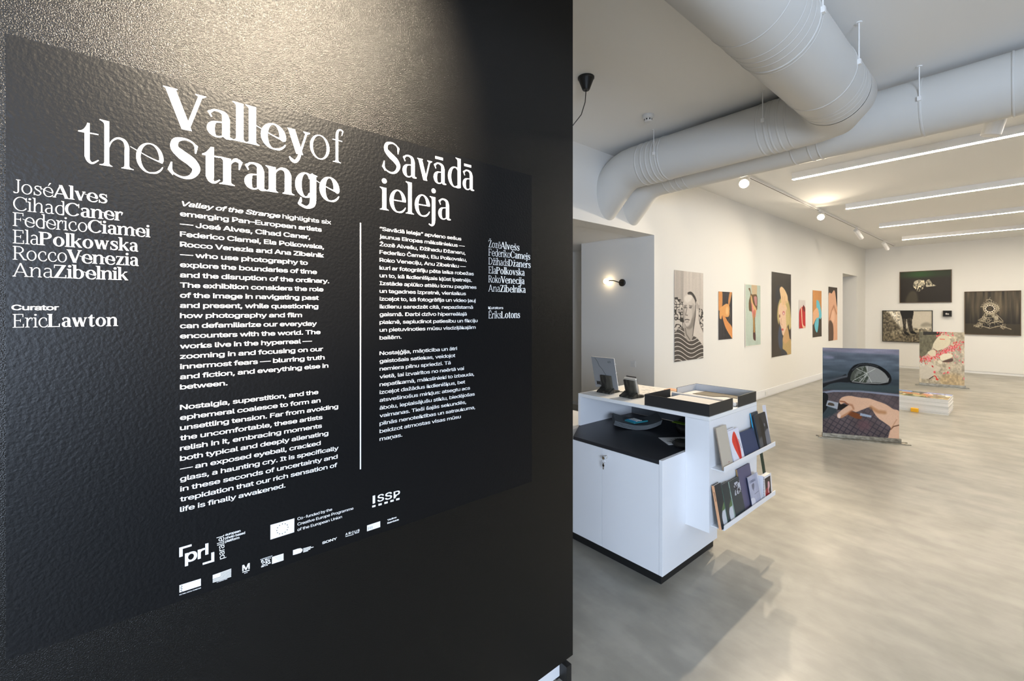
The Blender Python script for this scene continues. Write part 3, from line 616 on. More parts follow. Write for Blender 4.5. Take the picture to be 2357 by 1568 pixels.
def pic_clothhand():
    p = Pic(80, 150, (196, 210, 198)); p.shade(.93 + .1 * p.noise(4, 3, 2))
    p.fill([(.40, 0), (.74, 0), (.76, .12), (.72, .2), (.48, .2)], (204, 182, 150)); p.fill([(.2, .07), (.3, .06), (.36, .13), (.44, .16), (.76, .17), (.78, .38), (.72, .42), (.62, .44), (.66, .85), (.64, .90), (.5, .88), (.5, .6), (.42, .45), (.24, .42), (.22, .28), (.33, .15)], (110, 84, 52), 1)
    p.fill([(.34, .18), (.42, .2), (.5, .3), (.72, .4), (.66, .5), (.6, .48), (.4, .33)], (222, 184, 128), 1); p.fill([(.56, .2), (.74, .2), (.74, .34), (.64, .32)], (196, 140, 140), 1)
    p.fill([(.4, .3), (.48, .35), (.54, .48), (.52, .55), (.46, .52)], (226, 140, 140), 1); p.fill([(.55, .42), (.66, .42), (.66, .52), (.6, .54)], (214, 128, 108), 1); p.fill([(.5, .5), (.58, .52), (.62, .82), (.56, .86), (.52, .66)], (190, 150, 92), 1); p.fill([(.5, .8), (.65, .8), (.66, .92), (.55, .9)], (80, 46, 46), 1); return p
def pic_blonde():
    p = Pic(80, 190, (62, 54, 47)); p.shade(.85 + .25 * p.noise(3, 3, 6))
    p.ell(.36, .27, .16, .12, (46, 48, 56), 4); p.fill([(.34, .37), (.5, .3), (.85, .33), (.98, .5), (1, .66), (.88, .68), (.8, .5), (.45, .5), (.36, .62), (.27, .52)], (196, 178, 122), 2)
    p.fill([(.35, .42), (.46, .36), (.7, .38), (.8, .46), (.8, .58), (.72, .7), (.6, .76), (.5, .72), (.42, .62), (.36, .52)], (232, 200, 172), 1); p.fill([(.72, .47), (.84, .45), (.92, .6), (.82, .64), (.76, .68)], (206, 188, 130), 2)
    p.fill([(.40, .2), (.5, .165), (.66, .2), (.8, .27), (.82, .33), (.78, .37), (.72, .33), (.7, .42), (.64, .42), (.6, .36), (.54, .41), (.5, .38), (.46, .3)], (236, 202, 158), 1); p.line([(.55, .28), (.58, .38)], .008, (190, 140, 100), 1, .7); p.line([(.66, .28), (.66, .38)], .008, (190, 140, 100), 1, .7)
    p.ell(.60, .485, .06, .025, (200, 110, 116), 1); p.ell(.6, .49, .03, .014, (230, 210, 205), 0); p.ell(.4, .52, .03, .02, (120, 80, 66), 1); p.line([(.48, .55), (.46, .61), (.52, .63)], .01, (190, 140, 110), 1, .8); p.ell(.54, .685, .06, .013, (200, 90, 84), 1)
    p.fill([(.62, .74), (.8, .66), (.92, .8), (.98, .82), (.94, .95), (.6, .9), (.54, .82)], (206, 168, 120), 1); p.fill([(.55, .82), (.7, .86), (.98, .82), (1, 1), (.75, 1), (.56, .93)], (190, 164, 112), 1); p.fill([(.4, .63), (.5, .7), (.55, .86), (.5, .93), (.36, .88), (.32, .75)], (70, 82, 104), 2)
    p.fill([(.5, .92), (.7, .95), (.78, 1), (.5, 1)], (52, 56, 66), 1); return p
def pic_redcoat():
    p = Pic(50, 90, (222, 214, 210)); p.fill([(.0, .5), (.2, .3), (.5, .25), (.75, .2), (1, .35), (1, 1), (0, 1)], (196, 34, 40)); p.fill([(.7, .17), (.9, .3), (.85, .42), (.62, .3)], (96, 38, 34)); p.fill([(.25, .2), (.42, .28), (.5, .5), (.6, .85), (1, .95), (.9, 1), (.55, .96), (.4, .7), (.34, .4)], (236, 200, 170)); return p
def pic_glove():
    p = Pic(60, 130, (212, 152, 88)); p.shade(.9 + .15 * p.noise(5, 1, 8)); p.fill([(0, .66), (.5, .62), (1, .6), (1, 1), (0, 1)], (66, 56, 44), 1); p.fill([(.42, .22), (.7, .24), (.92, .4), (1, .55), (.85, .62), (.7, .6), (.65, .75), (.5, .9), (.3, .85), (.2, .72), (.4, .6), (.45, .45)], (110, 196, 214)); p.fill([(0, .5), (.3, .4), (.55, .38), (.7, .5), (.66, .58), (.4, .6), (.1, .72), (0, .72)], (232, 182, 142)); return p
def pic_skinfold():
    p = Pic(60, 140, (62, 50, 40)); p.fill([(0, .17), (.35, .12), (.6, .06), (.75, .1), (.9, .3), (1, .45), (1, 1), (.4, 1), (0, .8)], (226, 178, 146), 1); p.fill([(.1, .62), (.5, .7), (.5, 1), (0, 1), (0, .75)], (96, 72, 56), 2); p.line([(.1, .6), (.35, .45), (.6, .35), (.9, .5)], .04, (170, 112, 76), 3, .8); p.ell(.5, .55, .2, .12, (240, 200, 172), 4, .8); p.fill([(.85, .1), (1, .1), (1, .36), (.93, .3)], (40, 32, 26), 1); return p
def pic_mirror():
    p = Pic(186, 214, (92, 112, 134)); g = np.clip(p.y / .5, 0, 1)[..., None]
    p.a = np.array((118, 127, 142)) / 255. * (1 - g) + np.array((58, 73, 80)) / 255. * g; p.shade(.82 + .36 * p.noise(2, 18, 5)); p.put(p.blur((p.y < .045 + .015 * p.x).astype(float), 2), (150, 148, 166), .85)
    p.ell(.08, .11, .08, .016, (150, 150, 172), 3, .8); p.tex((p.y < .45).astype(float), 4, 26, 51, 0, .16); pv = p.blur((p.y > .47 + .02 * np.abs(p.x - .5)).astype(float), 1); gx = (p.x * 1.0 + p.y * .75); gy = (p.y * 1.0 - p.x * .42)
    d = np.clip((p.y - .45) * 1.6, .25, 1); grid = np.maximum(np.abs(((gx * 13) % 1) - .5) > .40, np.abs(((gy * 17) % 1) - .5) > .40).astype(float)
    base = (np.array((106, 95, 98)) / 255.) * (.8 + .35 * p.noise(6, 6, 8))[..., None]; p.a = p.a * (1 - pv[..., None]) + base * pv[..., None]; p.put(pv * grid * d, (44, 44, 58), .75)
    p.ell(.55, .85, .09, .06, (124, 92, 98), 8, .6); p.line([(0, .515), (.15, .49), (.5, .475), (1, .50)], .012, (150, 158, 178), 1, .9); p.fill([(0, .64), (.2, .7), (.1, .78), (0, .8)], (52, 70, 76), 3, .8); p.put(p.blur(((p.y > .40) & (p.y < .47)).astype(float), 3), (70, 82, 84), .7)
    n = lambda *q: [((x - 195) / 1018., (y - 130 - .0147 * (x - 195)) / (1145 + .055 * (x - 195))) for x, y in q]
    p.fill(n((190, 585), (330, 542), (460, 500), (520, 480), (570, 575), (420, 582), (300, 605), (190, 655)), (26, 27, 30)); p.line(n((200, 586), (330, 555), (450, 520), (540, 500)), .012, (120, 126, 134), 2, .8)
    p.fill(n((540, 490), (570, 420), (620, 365), (700, 335), (800, 328), (920, 348), (1020, 400), (1085, 460), (1112, 520), (1100, 580), (1040, 610), (900, 612), (750, 602), (560, 578)), (22, 23, 24)); gl = n((578, 545), (600, 460), (660, 395), (740, 368), (830, 366), (930, 392), (1020, 450), (1070, 520), (1060, 568), (960, 585), (760, 582), (610, 565))
    p.fill(gl, (150, 152, 150)); m = p.poly(p.smooth(gl)); tree = m * ((p.x < .62 - .25 * np.abs(p.y - .3) * 2)); p.put(p.blur(tree, 1) * (.4 + .6 * (p.noise(30, 30, 4) > .5)), (58, 66, 52), .85); p.put(m * (p.y > .37) * (p.x > .62), (96, 100, 92), .6); p.fill(n((578, 545), (600, 460), (660, 395), (700, 400), (640, 470), (630, 540)), (84, 88, 80), 2, .9)
    for q in ((610, 560), (760, 480), (905, 400)), ((800, 375), (798, 470), (740, 575)), ((798, 470), (860, 580)), ((660, 400), (798, 465)), ((700, 575), (790, 480)): p.line(n(*q), .0025, (225, 228, 222), 0, .9)
    p.line(n((600, 572), (760, 590), (960, 594), (1068, 572), (1080, 520)), .004, (190, 190, 190), 0, .8); p.line(n((600, 420), (700, 348), (820, 342), (940, 372)), .006, (90, 92, 96), 1, .7)
    p.fill(n((190, 735), (262, 742), (272, 800), (262, 905), (215, 975), (190, 980)), (24, 26, 28)); p.fill(n((265, 818), (418, 850), (402, 935), (243, 890)), (176, 182, 192), 1, 1, False); p.fill(n((285, 850), (345, 860), (355, 890), (270, 880)), (84, 74, 62), 1); p.fill(n((415, 852), (545, 880), (520, 935), (400, 945)), (36, 28, 26), 1, 1, False)
    p.fill(n((520, 985), (600, 965), (720, 1010), (715, 1055), (640, 1048)), (130, 78, 44)); p.fill(n((708, 980), (860, 1012), (850, 1038), (705, 1015)), (170, 184, 204), 1, 1, False)
    h = n((428, 845), (436, 803), (480, 772), (570, 758), (700, 778), (820, 788), (930, 822), (1040, 862), (1130, 920), (1225, 985), (1225, 1360), (1078, 1345), (1088, 1230), (1104, 1165), (1040, 1112), (940, 1040), (880, 960), (848, 900), (740, 935), (655, 968), (590, 955), (520, 1012), (450, 1048), (405, 1045), (398, 1000), (450, 950), (520, 900), (560, 870), (500, 850), (450, 870))
    p.fill(h, (226, 186, 158)); m = p.poly(p.smooth(h)); p.put(p.blur(m, 6) * m * (p.noise(5, 5, 3)), (240, 208, 182), .5); p.line(n((560, 870), (600, 880), (620, 930)), .01, (170, 112, 78), 2, .7); p.line(n((850, 905), (940, 960), (1030, 970)), .022, (186, 134, 90), 3, .7); p.line(n((440, 830), (500, 838), (540, 870)), .009, (150, 90, 60), 1, .8)
    p.line(n((450, 1040), (520, 1000), (600, 950)), .012, (180, 120, 80), 2, .7); p.ell(*n((425, 1020))[0], .02, .024, (238, 214, 204), 1); p.line(n((1104, 1190), (1140, 1150), (1215, 1130)), .007, (120, 84, 60), 0, .9); p.line(n((1108, 1180), (1180, 1060)), .006, (190, 140, 108), 1, .6); return p
def pic_petals():
    p = Pic(130, 150, (186, 176, 156)); p.shade(.82 + .36 * p.noise(9, 9, 21)); n = lambda *q: [((x - 175) / 1082., (y - 140 - .02 * (x - 175)) / (1180 + .1 * (x - 175))) for x, y in q]
    p.ell(.75, .9, .3, .14, (186, 160, 116), 8, .6); p.fill(n((170, 130), (720, 140), (640, 260), (520, 430), (470, 540), (280, 700), (170, 715)), (112, 108, 88), 1); p.fill(n((270, 135), (690, 150), (640, 215), (270, 222)), (52, 46, 32), 1, 1, False)
    p.fill(n((190, 830), (290, 830), (300, 930), (200, 940)), (206, 202, 194), 1); p.tex(np.ones_like(p.x), 26, 30, 31, 0, .14); p.fill(n((180, 960), (330, 900), (480, 960), (520, 1130), (440, 1210), (200, 1180)), (204, 198, 186), 2, .9); p.fill(n((330, 860), (450, 840), (560, 900), (700, 980), (600, 1060), (400, 930)), (214, 206, 190), 2, .8); r = random.Random(4)
    def petal(x, y, s=1.0): q = n((x, y))[0]; p.ell(q[0], q[1], r.uniform(.008, .022) * s, r.uniform(.006, .013) * s, r.choice([(214, 84, 80), (226, 110, 120), (232, 130, 146), (204, 74, 60), (236, 156, 160), (190, 62, 58)]), 0, .95, r.uniform(0, 3))
    for i in range(230):
        t = r.random(); x = 380 + 800 * t + r.gauss(0, 40); petal(x, 790 - 350 * t + r.gauss(0, 55))
    for i in range(40): petal(r.uniform(600, 1000), r.uniform(160, 260)); petal(r.uniform(190, 400), r.uniform(700, 830))
    for i in range(30): petal(r.uniform(850, 1250), r.uniform(560, 900), .8)
    for x, y in ((500, 935), (545, 1060), (560, 1080), (590, 1190), (600, 1225), (620, 1235), (560, 1160), (860, 1085), (890, 1090), (905, 985), (1240, 1240), (780, 1100)): petal(x, y, 1.5)
    p.fill(n((630, 270), (720, 230), (860, 240), (920, 330), (915, 430), (850, 500), (720, 560), (620, 590), (540, 530), (515, 430)), (214, 206, 182), 1); p.line(n((530, 540), (620, 595), (720, 565)), .008, (110, 80, 62), 1, .8); p.line(n((680, 315), (790, 325)), .008, (214, 96, 76), 0, .9)
    p.fill(n((380, 610), (520, 560), (585, 610), (560, 700), (440, 690)), (218, 208, 184), 1); p.fill(n((740, 830), (960, 760), (990, 820), (920, 850), (800, 850)), (96, 72, 58), 1); p.fill(n((680, 720), (740, 670), (920, 645), (980, 720), (860, 770), (720, 810)), (228, 220, 198), 1); p.fill(n((620, 840), (670, 795), (740, 850), (700, 890)), (224, 216, 196), 1); p.line(n((420, 1215), (520, 1160)), .01, (84, 62, 52), 0); return p
def pic_embrace():
    p = Pic(140, 84, (38, 32, 25)); p.put(p.blur((p.y < .2).astype(float), 6) * (.35 + .65 * np.exp(-((p.x - .4) / .28) ** 2)), (36, 88, 32), .9); p.fill([(.12, 1), (.14, .8), (.22, .64), (.32, .66), (.36, .85), (.34, 1)], (84, 78, 64), 4, .8)
    hd = [[(.27, .40), (.30, .31), (.37, .27), (.44, .28), (.5, .30), (.5, .42), (.47, .55), (.42, .62), (.36, .66), (.30, .55), (.27, .5)], [(.52, .32), (.58, .27), (.62, .34), (.65, .42), (.72, .48), (.60, .50), (.53, .51), (.51, .42)]]
    for q in hd: p.fill(q, (172, 164, 144), 1); p.tex(p.poly(q), 34, 22, 3, 0, .6)
    for q in ([(.5, .28), (.515, .42), (.49, .55)], [(.36, .66), (.39, .52), (.42, .58)], [(.42, .62), (.44, .48), (.48, .52)], [(.33, .6), (.35, .5)], [(.56, .33), (.565, .44)]): p.line(q, .009, (34, 28, 22), 1, .9)
    p.fill([(.54, .46), (.70, .48), (.56, .50)], (216, 208, 188), 0, .9); p.ell(.33, .36, .04, .05, (206, 200, 182), 3, .6); return p
def pic_legs():
    p = Pic(120, 75, (206, 198, 182)); p.put(p.blur((p.y > .5 + .1 * p.x).astype(float), 4), (132, 124, 106), .95); p.fill([(0, .02), (.12, .06), (.24, .3), (.34, .5), (.3, .62), (0, .66)], (112, 104, 88), 2); p.put(p.blur((p.y > .74).astype(float), 4), (104, 96, 80), .6)
    left = ((p.x < .36) | (p.y > .55)).astype(float); p.tex(left, 34, 20, 5, 0, .45); p.fill([(.66, -.02), (1.02, -.02), (1.02, .46), (.8, .42), (.64, .50)], (208, 200, 184), 3); p.fill([(.8, .42), (.9, .36), (1.02, .47), (.8, .5)], (150, 144, 130), 3, .8)
    p.fill([(.38, -.02), (.62, -.02), (.625, .2), (.60, .28), (.5, .27), (.42, .29), (.40, .2)], (30, 27, 24), 1)
    for q in ([(.415, .27), (.49, .27), (.485, .5), (.49, .69), (.44, .69), (.425, .45)], [(.51, .26), (.60, .24), (.61, .45), (.63, .66), (.565, .69), (.53, .5)]): p.fill(q, (62, 57, 50), 1); p.tex(p.poly(q), 60, 20, 7, 0, .6)
    p.fill([(.44, .68), (.50, .68), (.56, .76), (.57, .79), (.48, .77)], (22, 19, 17), 0); p.fill([(.57, .67), (.63, .65), (.70, .71), (.70, .74), (.6, .73)], (22, 19, 17), 0); return p
def pic_small():
    p = Pic(24, 18, (24, 22, 20)); p.ell(.38, .55, .13, .18, (206, 202, 196), 0); p.ell(.62, .6, .13, .15, (200, 196, 190), 0); return p
def pic_clock():
    p = Pic(160, 130, (78, 70, 56)); st = p.noise(20, 1.5, 12); p.shade(.45 + 1.25 * st); p.shade(1 - .55 * np.clip((p.y - .35) * 2, 0, 1)); p.put(p.blur((p.y > .75).astype(float), 1), (70, 62, 46), .9)
    r = random.Random(8); gd = (196, 184, 160)
    p.fill([(.36, .5), (.45, .46), (.54, .5), (.64, .56), (.7, .68), (.74, .76), (.8, .86), (.7, .84), (.56, .83), (.46, .87), (.36, .83), (.2, .84), (.26, .76), (.27, .66), (.33, .58)], (40, 34, 26), 1)
    def scroll(x, y, rr, a0, sp_, wd, c, al): p.line([(x + rr * cos(a0 + sp_ * i / 6) * (1 - .06 * i), y + 1.2 * rr * sin(a0 + sp_ * i / 6) * (1 - .06 * i)) for i in range(7)], wd, (c, c - 10, c - 32), 0, al)
    for i in range(230):
        t_ = r.random(); y = .49 + .36 * t_; hw = .07 + .25 * t_ ** 1.3; x = .465 + r.uniform(-hw, hw) * (1.15 if x_ else 1) if (x_ := r.random() < .5) else .465 + r.choice((-1, 1)) * hw * r.uniform(.6, 1)
        scroll(x, y, r.uniform(.010, .035), r.uniform(0, 6.3), r.choice((-1, 1)) * r.uniform(2, 4.5), r.uniform(.0016, .0045), int(r.uniform(110, 232)), .9)
    for q in ([(.25, .67), (.34, .70), (.46, .74), (.58, .70), (.68, .71)], [(.2, .83), (.27, .80), (.36, .82), (.46, .86), (.56, .82), (.66, .80), (.74, .83), (.84, .87)], [(.27, .66), (.33, .61), (.36, .54)], [(.58, .53), (.64, .60), (.70, .69)]): p.line(q, .007, gd, 1, .85)
    p.ell(.465, .4, .125, .12, gd, 1); p.ell(.465, .4, .105, .1, (50, 42, 32), 0)
    for i in range(12): a = i * pi / 6; p.ell(.465 + .082 * cos(a), .4 + .078 * sin(a), .017, .015, (236, 226, 206), 0)
    p.ell(.465, .4, .045, .04, (96, 84, 62), 1); p.line([(.4, .4), (.53, .4)], .004, (20, 16, 12)); [scroll(.465 + .15 * cos(a_), .4 + .15 * sin(a_), .026, a_, 4.0, .003, 200, .9) for a_ in [-2.9 + .28 * i for i in range(12)]]; p.line([(.36, .3), (.42, .27), (.47, .25), (.53, .28), (.6, .33), (.63, .4)], .008, gd, 1, .8); p.line([(.4, .2), (.46, .18), (.5, .21)], .008, gd, 1, .8); p.line([(.46, .18), (.47, .13)], .006, gd, 1, .6); p.line([(.6, .33), (.62, .42), (.57, .5)], .01, gd, 1, .7); p.line([(.3, .36), (.36, .33)], .01, gd, 1, .5); return p

# loose prints pinned on the left wall (sheet with slightly lifted edges)
def wall_print(pic, y0, y1, z0, z1, label, border=0.0, lift=.010):
    t = thing('photo_print', label, 'photograph', (XL, (y0 + y1) / 2, z0))
    W_, H_ = y1 - y0, z1 - z0
    def lf(u, v): return XL + .004 + lift * (1.2 * abs(u - .5) ** 2 * (.3 + .7 * v) + .9 * max(0, v - .6) ** 2)
    bm = B(); n = 8; g = [[bm.verts.new((lf(i / n, j / n), y0 + W_ * i / n, z1 - H_ * j / n)) for i in range(n + 1)] for j in range(n + 1)]
    for j in range(n):
        for i in range(n): bm.faces.new((g[j][i], g[j + 1][i], g[j + 1][i + 1], g[j][i + 1]))
    r = bmesh.ops.extrude_face_region(bm, geom=bm.faces[:]); bmesh.ops.translate(bm, vec=(-.0012, 0, 0), verts=[v for v in r['geom'] if isinstance(v, bmesh.types.BMVert)])
    obj('sheet', bm, M['paper'], t)
    b_ = border
    picmesh('image', pic, lambda u, v: (lf(b_ + u * (1 - 2 * b_), b_ * .4 + v * (1 - .8 * b_)) + .0012, y0 + W_ * (b_ + u * (1 - 2 * b_)), z1 - H_ * (b_ * .4 + v * (1 - .8 * b_))), t, printmat(.5, .4))
    return t
wall_print(pic_man(), 5.825, 6.675, .920, 2.230, 'tall black and white print of a man with hand on ear, striped shirt')
wall_print(pic_wrist(), 7.191, 7.695, 1.178, 1.965, 'small print of a hand gripping a wrist on dark cloth')
wall_print(pic_clothhand(), 8.21, 8.915, 1.010, 2.134, 'pale green print of a hand hanging in gilt and pink cloth', .03, .016)
wall_print(pic_blonde(), 9.447, 10.515, .742, 2.417, 'tallest dark print of a blonde person with a hand on the forehead')
wall_print(pic_redcoat(), 11.01, 11.424, 1.268, 1.890, 'smallest print, a bare arm over a red coat')
wall_print(pic_glove(), 11.935, 12.597, 1.038, 2.132, 'print of a hand with a pale blue glove on orange skin tones')
wall_print(pic_skinfold(), 13.165, 13.925, .90, 2.258, 'print of folded bare limbs, nearest to the far doorway')
def framed(pic, x0, x1, z0, z1, label, fm, fw_=.015, dp=.045):
    t = thing('framed_photograph', label, 'framed photo', ((x0 + x1) / 2, YB, z0)); y0, y1 = YB - dp, YB - .001; b = B()
    for q in ((x0, x1, z1 - fw_, z1), (x0, x1, z0, z0 + fw_)): box(b, q[0], q[1], y0, y1, q[2], q[3])
    for q in ((x0, x0 + fw_), (x1 - fw_, x1)): box(b, q[0], q[1], y0, y1, z0 + fw_, z1 - fw_)
    obj('frame', b, fm, t); obj('backing', bx(x0 + fw_, x1 - fw_, YB - .012, YB - .002, z0 + fw_, z1 - fw_), M['dark'], t)
    picmesh('image', pic, lambda u, v: (x0 + fw_ + (x1 - x0 - 2 * fw_) * u, YB - dp * .6, z1 - fw_ - (z1 - z0 - 2 * fw_) * v), t, printmat(.45, .4))
framed(pic_embrace(), -2.500, -1.422, 1.888, 2.786, 'dark framed photograph of two heads embracing under green haze, topmost on the back wall', M['frame'])
framed(pic_legs(), -2.893, -1.802, .752, 1.668, 'black framed photograph of legs standing on stony ground', M['frameblack'])
framed(pic_small(), -1.592, -1.422, 1.50, 1.662, 'tiny black framed picture with two pale shapes', M['frameblack'], .014, .10)
framed(pic_clock(), -1.181, -.182, 1.028, 2.169, 'framed photograph of an ornate clock before curtains', M['frame'])

# ------------------------------------------------------------------ free-standing acrylic prints
def standing(pic, p0, p1, h, label, over=(.06, .10)):
    """p0/p1 = left and right lower corners of the acrylic on the floor plan"""
    a = Vector((p0[0], p0[1], 0)); c = Vector((p1[0], p1[1], 0)); d = (c - a).normalized(); nrm = Vector((d.y, -d.x, 0))
    L = (c - a).length; mx = Matrix((( d.x, nrm.x * -1, 0, a.x), (d.y, nrm.y * -1, 0, a.y), (0, 0, 1, 0), (0, 0, 0, 1)))   # local x along the sheet, y away from the viewer
    t = thing('acrylic_photo_stand', label, 'acrylic print', tuple((a + c) / 2))
    obj('acrylic_sheet', bx(0, L, 0, .010, .022, h, mx=mx), M['acrylic'], t)
    picmesh('image', pic, lambda u, v: tuple(mx @ Vector((L * u, -.0006, h - (h - .028) * v))), t, printmat(.5, .1, .45))
    obj('back_print', bx(.001, L - .001, .0101, .0108, .028, h - .001, mx=mx), M['papergrey'], t)
    obj('clamp_bar', bx(-.004, L + .02, -.010, -.0008, .012, .062, mx=mx), M['steel'], t); obj('clamp_bar', bx(-.004, L + .02, .0112, .02, .012, .062, mx=mx), M['steel'], t)
    b = B(); box(b, -over[0], L + over[1], -.055, -.035, .0, .012, mx=mx); box(b, -over[0], L + over[1], .045, .065, 0, .012, mx=mx); box(b, -over[0] + .02, L + over[1] - .03, -.035, .045, 0, .010, mx=mx)
    obj('base_rail', b, M['steel'], t)
standing(pic_mirror(), (-1.771, 6.82), (-1.069, 7.202), 1.168, 'acrylic print standing on a steel base, hand and cracked car wing mirror')
standing(pic_petals(), (-1.623, 13.249), (-.932, 13.373), 1.195, 'acrylic print standing on a steel base, pink petals on rubble', (.07, .08))

# stack of poster sheets on the floor with an orange block
t = thing('poster_stack', 'long low stack of white poster sheets on the floor behind the mirror print', 'paper stack', (-1.35, 10.05, 0))
nL = 12
for k in range(nL):
    j = .004 * sin(k * 2.3); obj('sheet_bundle', bx(-1.95 + j, -.857 + j, 9.735 + j * .5, 10.395, .0205 * k, .0205 * k + .0188), M['sheets'], t)
def pic_top():
    p = Pic(120, 50, (204, 206, 214)); p.put(p.blur((p.y > .35).astype(float), 2), (190, 176, 120)); p.put(p.blur((p.noise(9, 5, 3) > .55).astype(float), 1), (244, 240, 228), .8); p.put(p.blur((p.y < .25).astype(float), 2), (150, 170, 220)); p.put((p.noise(10, 4, 9) > .6) * (p.y > .3), (206, 120, 90), .6); p.put((p.noise(12, 4, 19) > .62) * 1.0, (70, 90, 60), .6); return p
picmesh('top_sheet', pic_top(), lambda u, v: (-1.95 + 1.09 * u, 10.392 - .655 * v, .2462), t, printmat(.12, .6), 'top sheet printed in mirror-bright colours')
tag(obj('orange_block', bx(-1.292, -1.198, 9.655, 9.715, 0, .062), M['orange'], bevel=.008), 'small orange yellow block on the floor against the poster stack', 'block')

# ------------------------------------------------------------------ air ducts
def arc3(c, r, a0, a1, n, fn): return [fn(c[0] + r * cos(radians(a0 + (a1 - a0) * i / n)), c[1] + r * sin(radians(a0 + (a1 - a0) * i / n))) for i in range(n + 1)]
RD = .225; ZD = 3.28
def hanger(t, p, ax, side):
    """threaded rod from the ceiling to a strap round the duct; p = axis point, side = unit vector to the rod"""
    p = Vector(p); s_ = Vector(side) * (RD + .006); b = B(); tube(b, [p + s_, Vector((p.x + s_.x, p.y + s_.y, ZC))], .0042, 8); box(b, p.x + s_.x - .012, p.x + s_.x + .012, p.y + s_.y - .012, p.y + s_.y + .012, p.z - .016, p.z + .016); lathe(b, (p.x + s_.x, p.y + s_.y, ZC - .006), [(.018, 0), (.018, .006)], 12)
    obj('hanger_rod', b, M['fitting'], t, smooth=False); obj('strap', ringband(B(), p, ax, RD, .010, .004), M['duct'], t, smooth=True)
t1 = thing('air_duct', 'fat white round air duct turning a corner above the counter, nearer pair of ducts', 'air duct', (-.965, 3.0, ZD))
obj('duct_section', tube(B(), [(-.965, -3.5, 3.27), (-.965, 3.98, 3.27)], RD, 64, cap=False), M['duct'], t1, smooth=True)
el = [(-.965, 3.98, 3.27), (-.965, 4.10, 3.272), (-1.05, 4.265, 3.276), (-1.21, 4.33, ZD), (-1.33, 4.33, ZD)]
obj('elbow', tube(B(), el, RD + .002, 64, cap=False), M['duct'], t1, smooth=True)
obj('duct_section', tube(B(), [(-1.33, 4.33, ZD), (-2.80, 4.33, ZD)], RD, 64, cap=False), M['duct'], t1, smooth=True)
def endbend(y): return [(-2.80, y, ZD)] + [(-2.927 - .36 * sin(radians(a)), y, ZD - .36 * (1 - cos(radians(a)))) for a in (0, 11, 22, 33, 45)] + [(-3.50, y, ZD - .36 * (1 - cos(radians(45))) - (3.50 - 2.927 - .36 * sin(radians(45))))]
obj('elbow', tube(B(), endbend(4.33), RD + .001, 64, cap=False), M['duct'], t1, smooth=True)
for y in (2.44, 2.61, 2.68, 2.75, 2.86, 3.60, 3.78, 3.83, 3.90, 3.97): obj('collar_ring', ringband(B(), (-.965, y, 3.27), (0, 1, 0), RD, .005, .0022, 64), M['duct'], t1, smooth=True)
for x in (-1.335, -1.40, -1.46, -1.56, -2.52, -2.60, -2.66, -2.72, -2.79): obj('collar_ring', ringband(B(), (x, 4.33, ZD), (1, 0, 0), RD, .010, .006 if x < -2 else .0035, 64), M['duct'], t1, smooth=True)
hanger(t1, (-.965, 3.60, 3.27), (0, 1, 0), (1, 0, 0)); hanger(t1, (-.965, 2.83, 3.27), (0, 1, 0), (1, 0, 0)); hanger(t1, (-1.50, 4.33, ZD), (1, 0, 0), (0, -1, 0)); hanger(t1, (-2.548, 4.33, ZD), (1, 0, 0), (0, -1, 0))
t3 = thing('air_duct', 'long straight white air duct running across the room behind the cornering duct', 'air duct', (1.0, 4.83, ZD))
obj('duct_section', tube(B(), [(4.6, 4.83, ZD), (-.088, 4.83, ZD)], RD, 64, cap=False), M['duct'], t3, smooth=True)
obj('duct_section', tube(B(), [(-.088, 4.83, ZD), (-2.80, 4.83, ZD)], RD, 64, cap=False), M['duct'], t3, smooth=True)
obj('elbow', tube(B(), endbend(4.83), RD + .001, 64, cap=False), M['duct'], t3, smooth=True)
for x in (-.088, -1.26, -1.33, -1.47, -2.55, -2.63, -2.70, -2.79): obj('collar_ring', ringband(B(), (x, 4.83, ZD), (1, 0, 0), RD, .008, .005, 64), M['duct'], t3, smooth=True)
hanger(t3, (-.565, 4.83, ZD), (1, 0, 0), (0, -1, 0))

# ------------------------------------------------------------------ ceiling lights
for k, (y, nm) in enumerate(((6.86, 'first and nearest'), (9.54, 'second'), (12.18, 'third'), (14.74, 'fourth and farthest'))):
    t = thing('strip_light', 'long glowing white linear ceiling light, %s of the four rows' % nm, 'ceiling light', (1.0, y, ZC), 'linear ceiling lights over the gallery')
    b = B(); box(b, -2.13, 4.3, y - .036, y + .036, ZC - .085, ZC - .0005); obj('housing', b, M['fitting'], t); obj('diffuser', bx(-2.127, 4.29, y - .034, y + .034, ZC - .0865, ZC - .0852), M['strip'], t)
t = thing('light_track', 'white ceiling track along the left wall carrying spotlights', 'light track', (-2.546, 11, ZC))
b = B(); box(b, -2.566, -2.526, 6.3, 16.42, ZC - .035, ZC - .0005); obj('track_rail', b, M['fitting'], t); obj('slot', bx(-2.552, -2.54, 6.35, 16.4, ZC - .0358, ZC - .0351), M['blackmetal'], t)
def spotlight(label, top, tip, aim, r, lit=0, group='spotlights on the ceiling track', cone=75):
    top, tip = Vector(top), Vector(tip); t = thing('spotlight', label, 'spotlight', tuple(top), group); d = (Vector(tip) - top).normalized()
    obj('lamp_body', tube(B(), [top, top + d * .01, tip - d * .006, tip], [r * .9, r, r, r * .94], 28), M['fitting'], t, smooth=False, bevel=.002)
    mid = top.lerp(tip, .3); b = B(); tube(b, [Vector((mid.x, mid.y, ZC - .036)), Vector((mid.x, mid.y, mid.z))], .012, 10); box(b, mid.x - .016, mid.x + .016, mid.y - .07, mid.y + .07, ZC - .055, ZC - .0362); obj('stem', b, M['fitting'], t)
    obj('lens', tube(B(), [tip + d * .0005, tip + d * .0015], r * .82, 24), M['lens'] if lit else M['fitting'], t)
    if lit: spot('spot_beam', tip + d * .02, tip + d * 2 if not aim else aim, lit, WARM, cone, .6, r * .6)
    return t
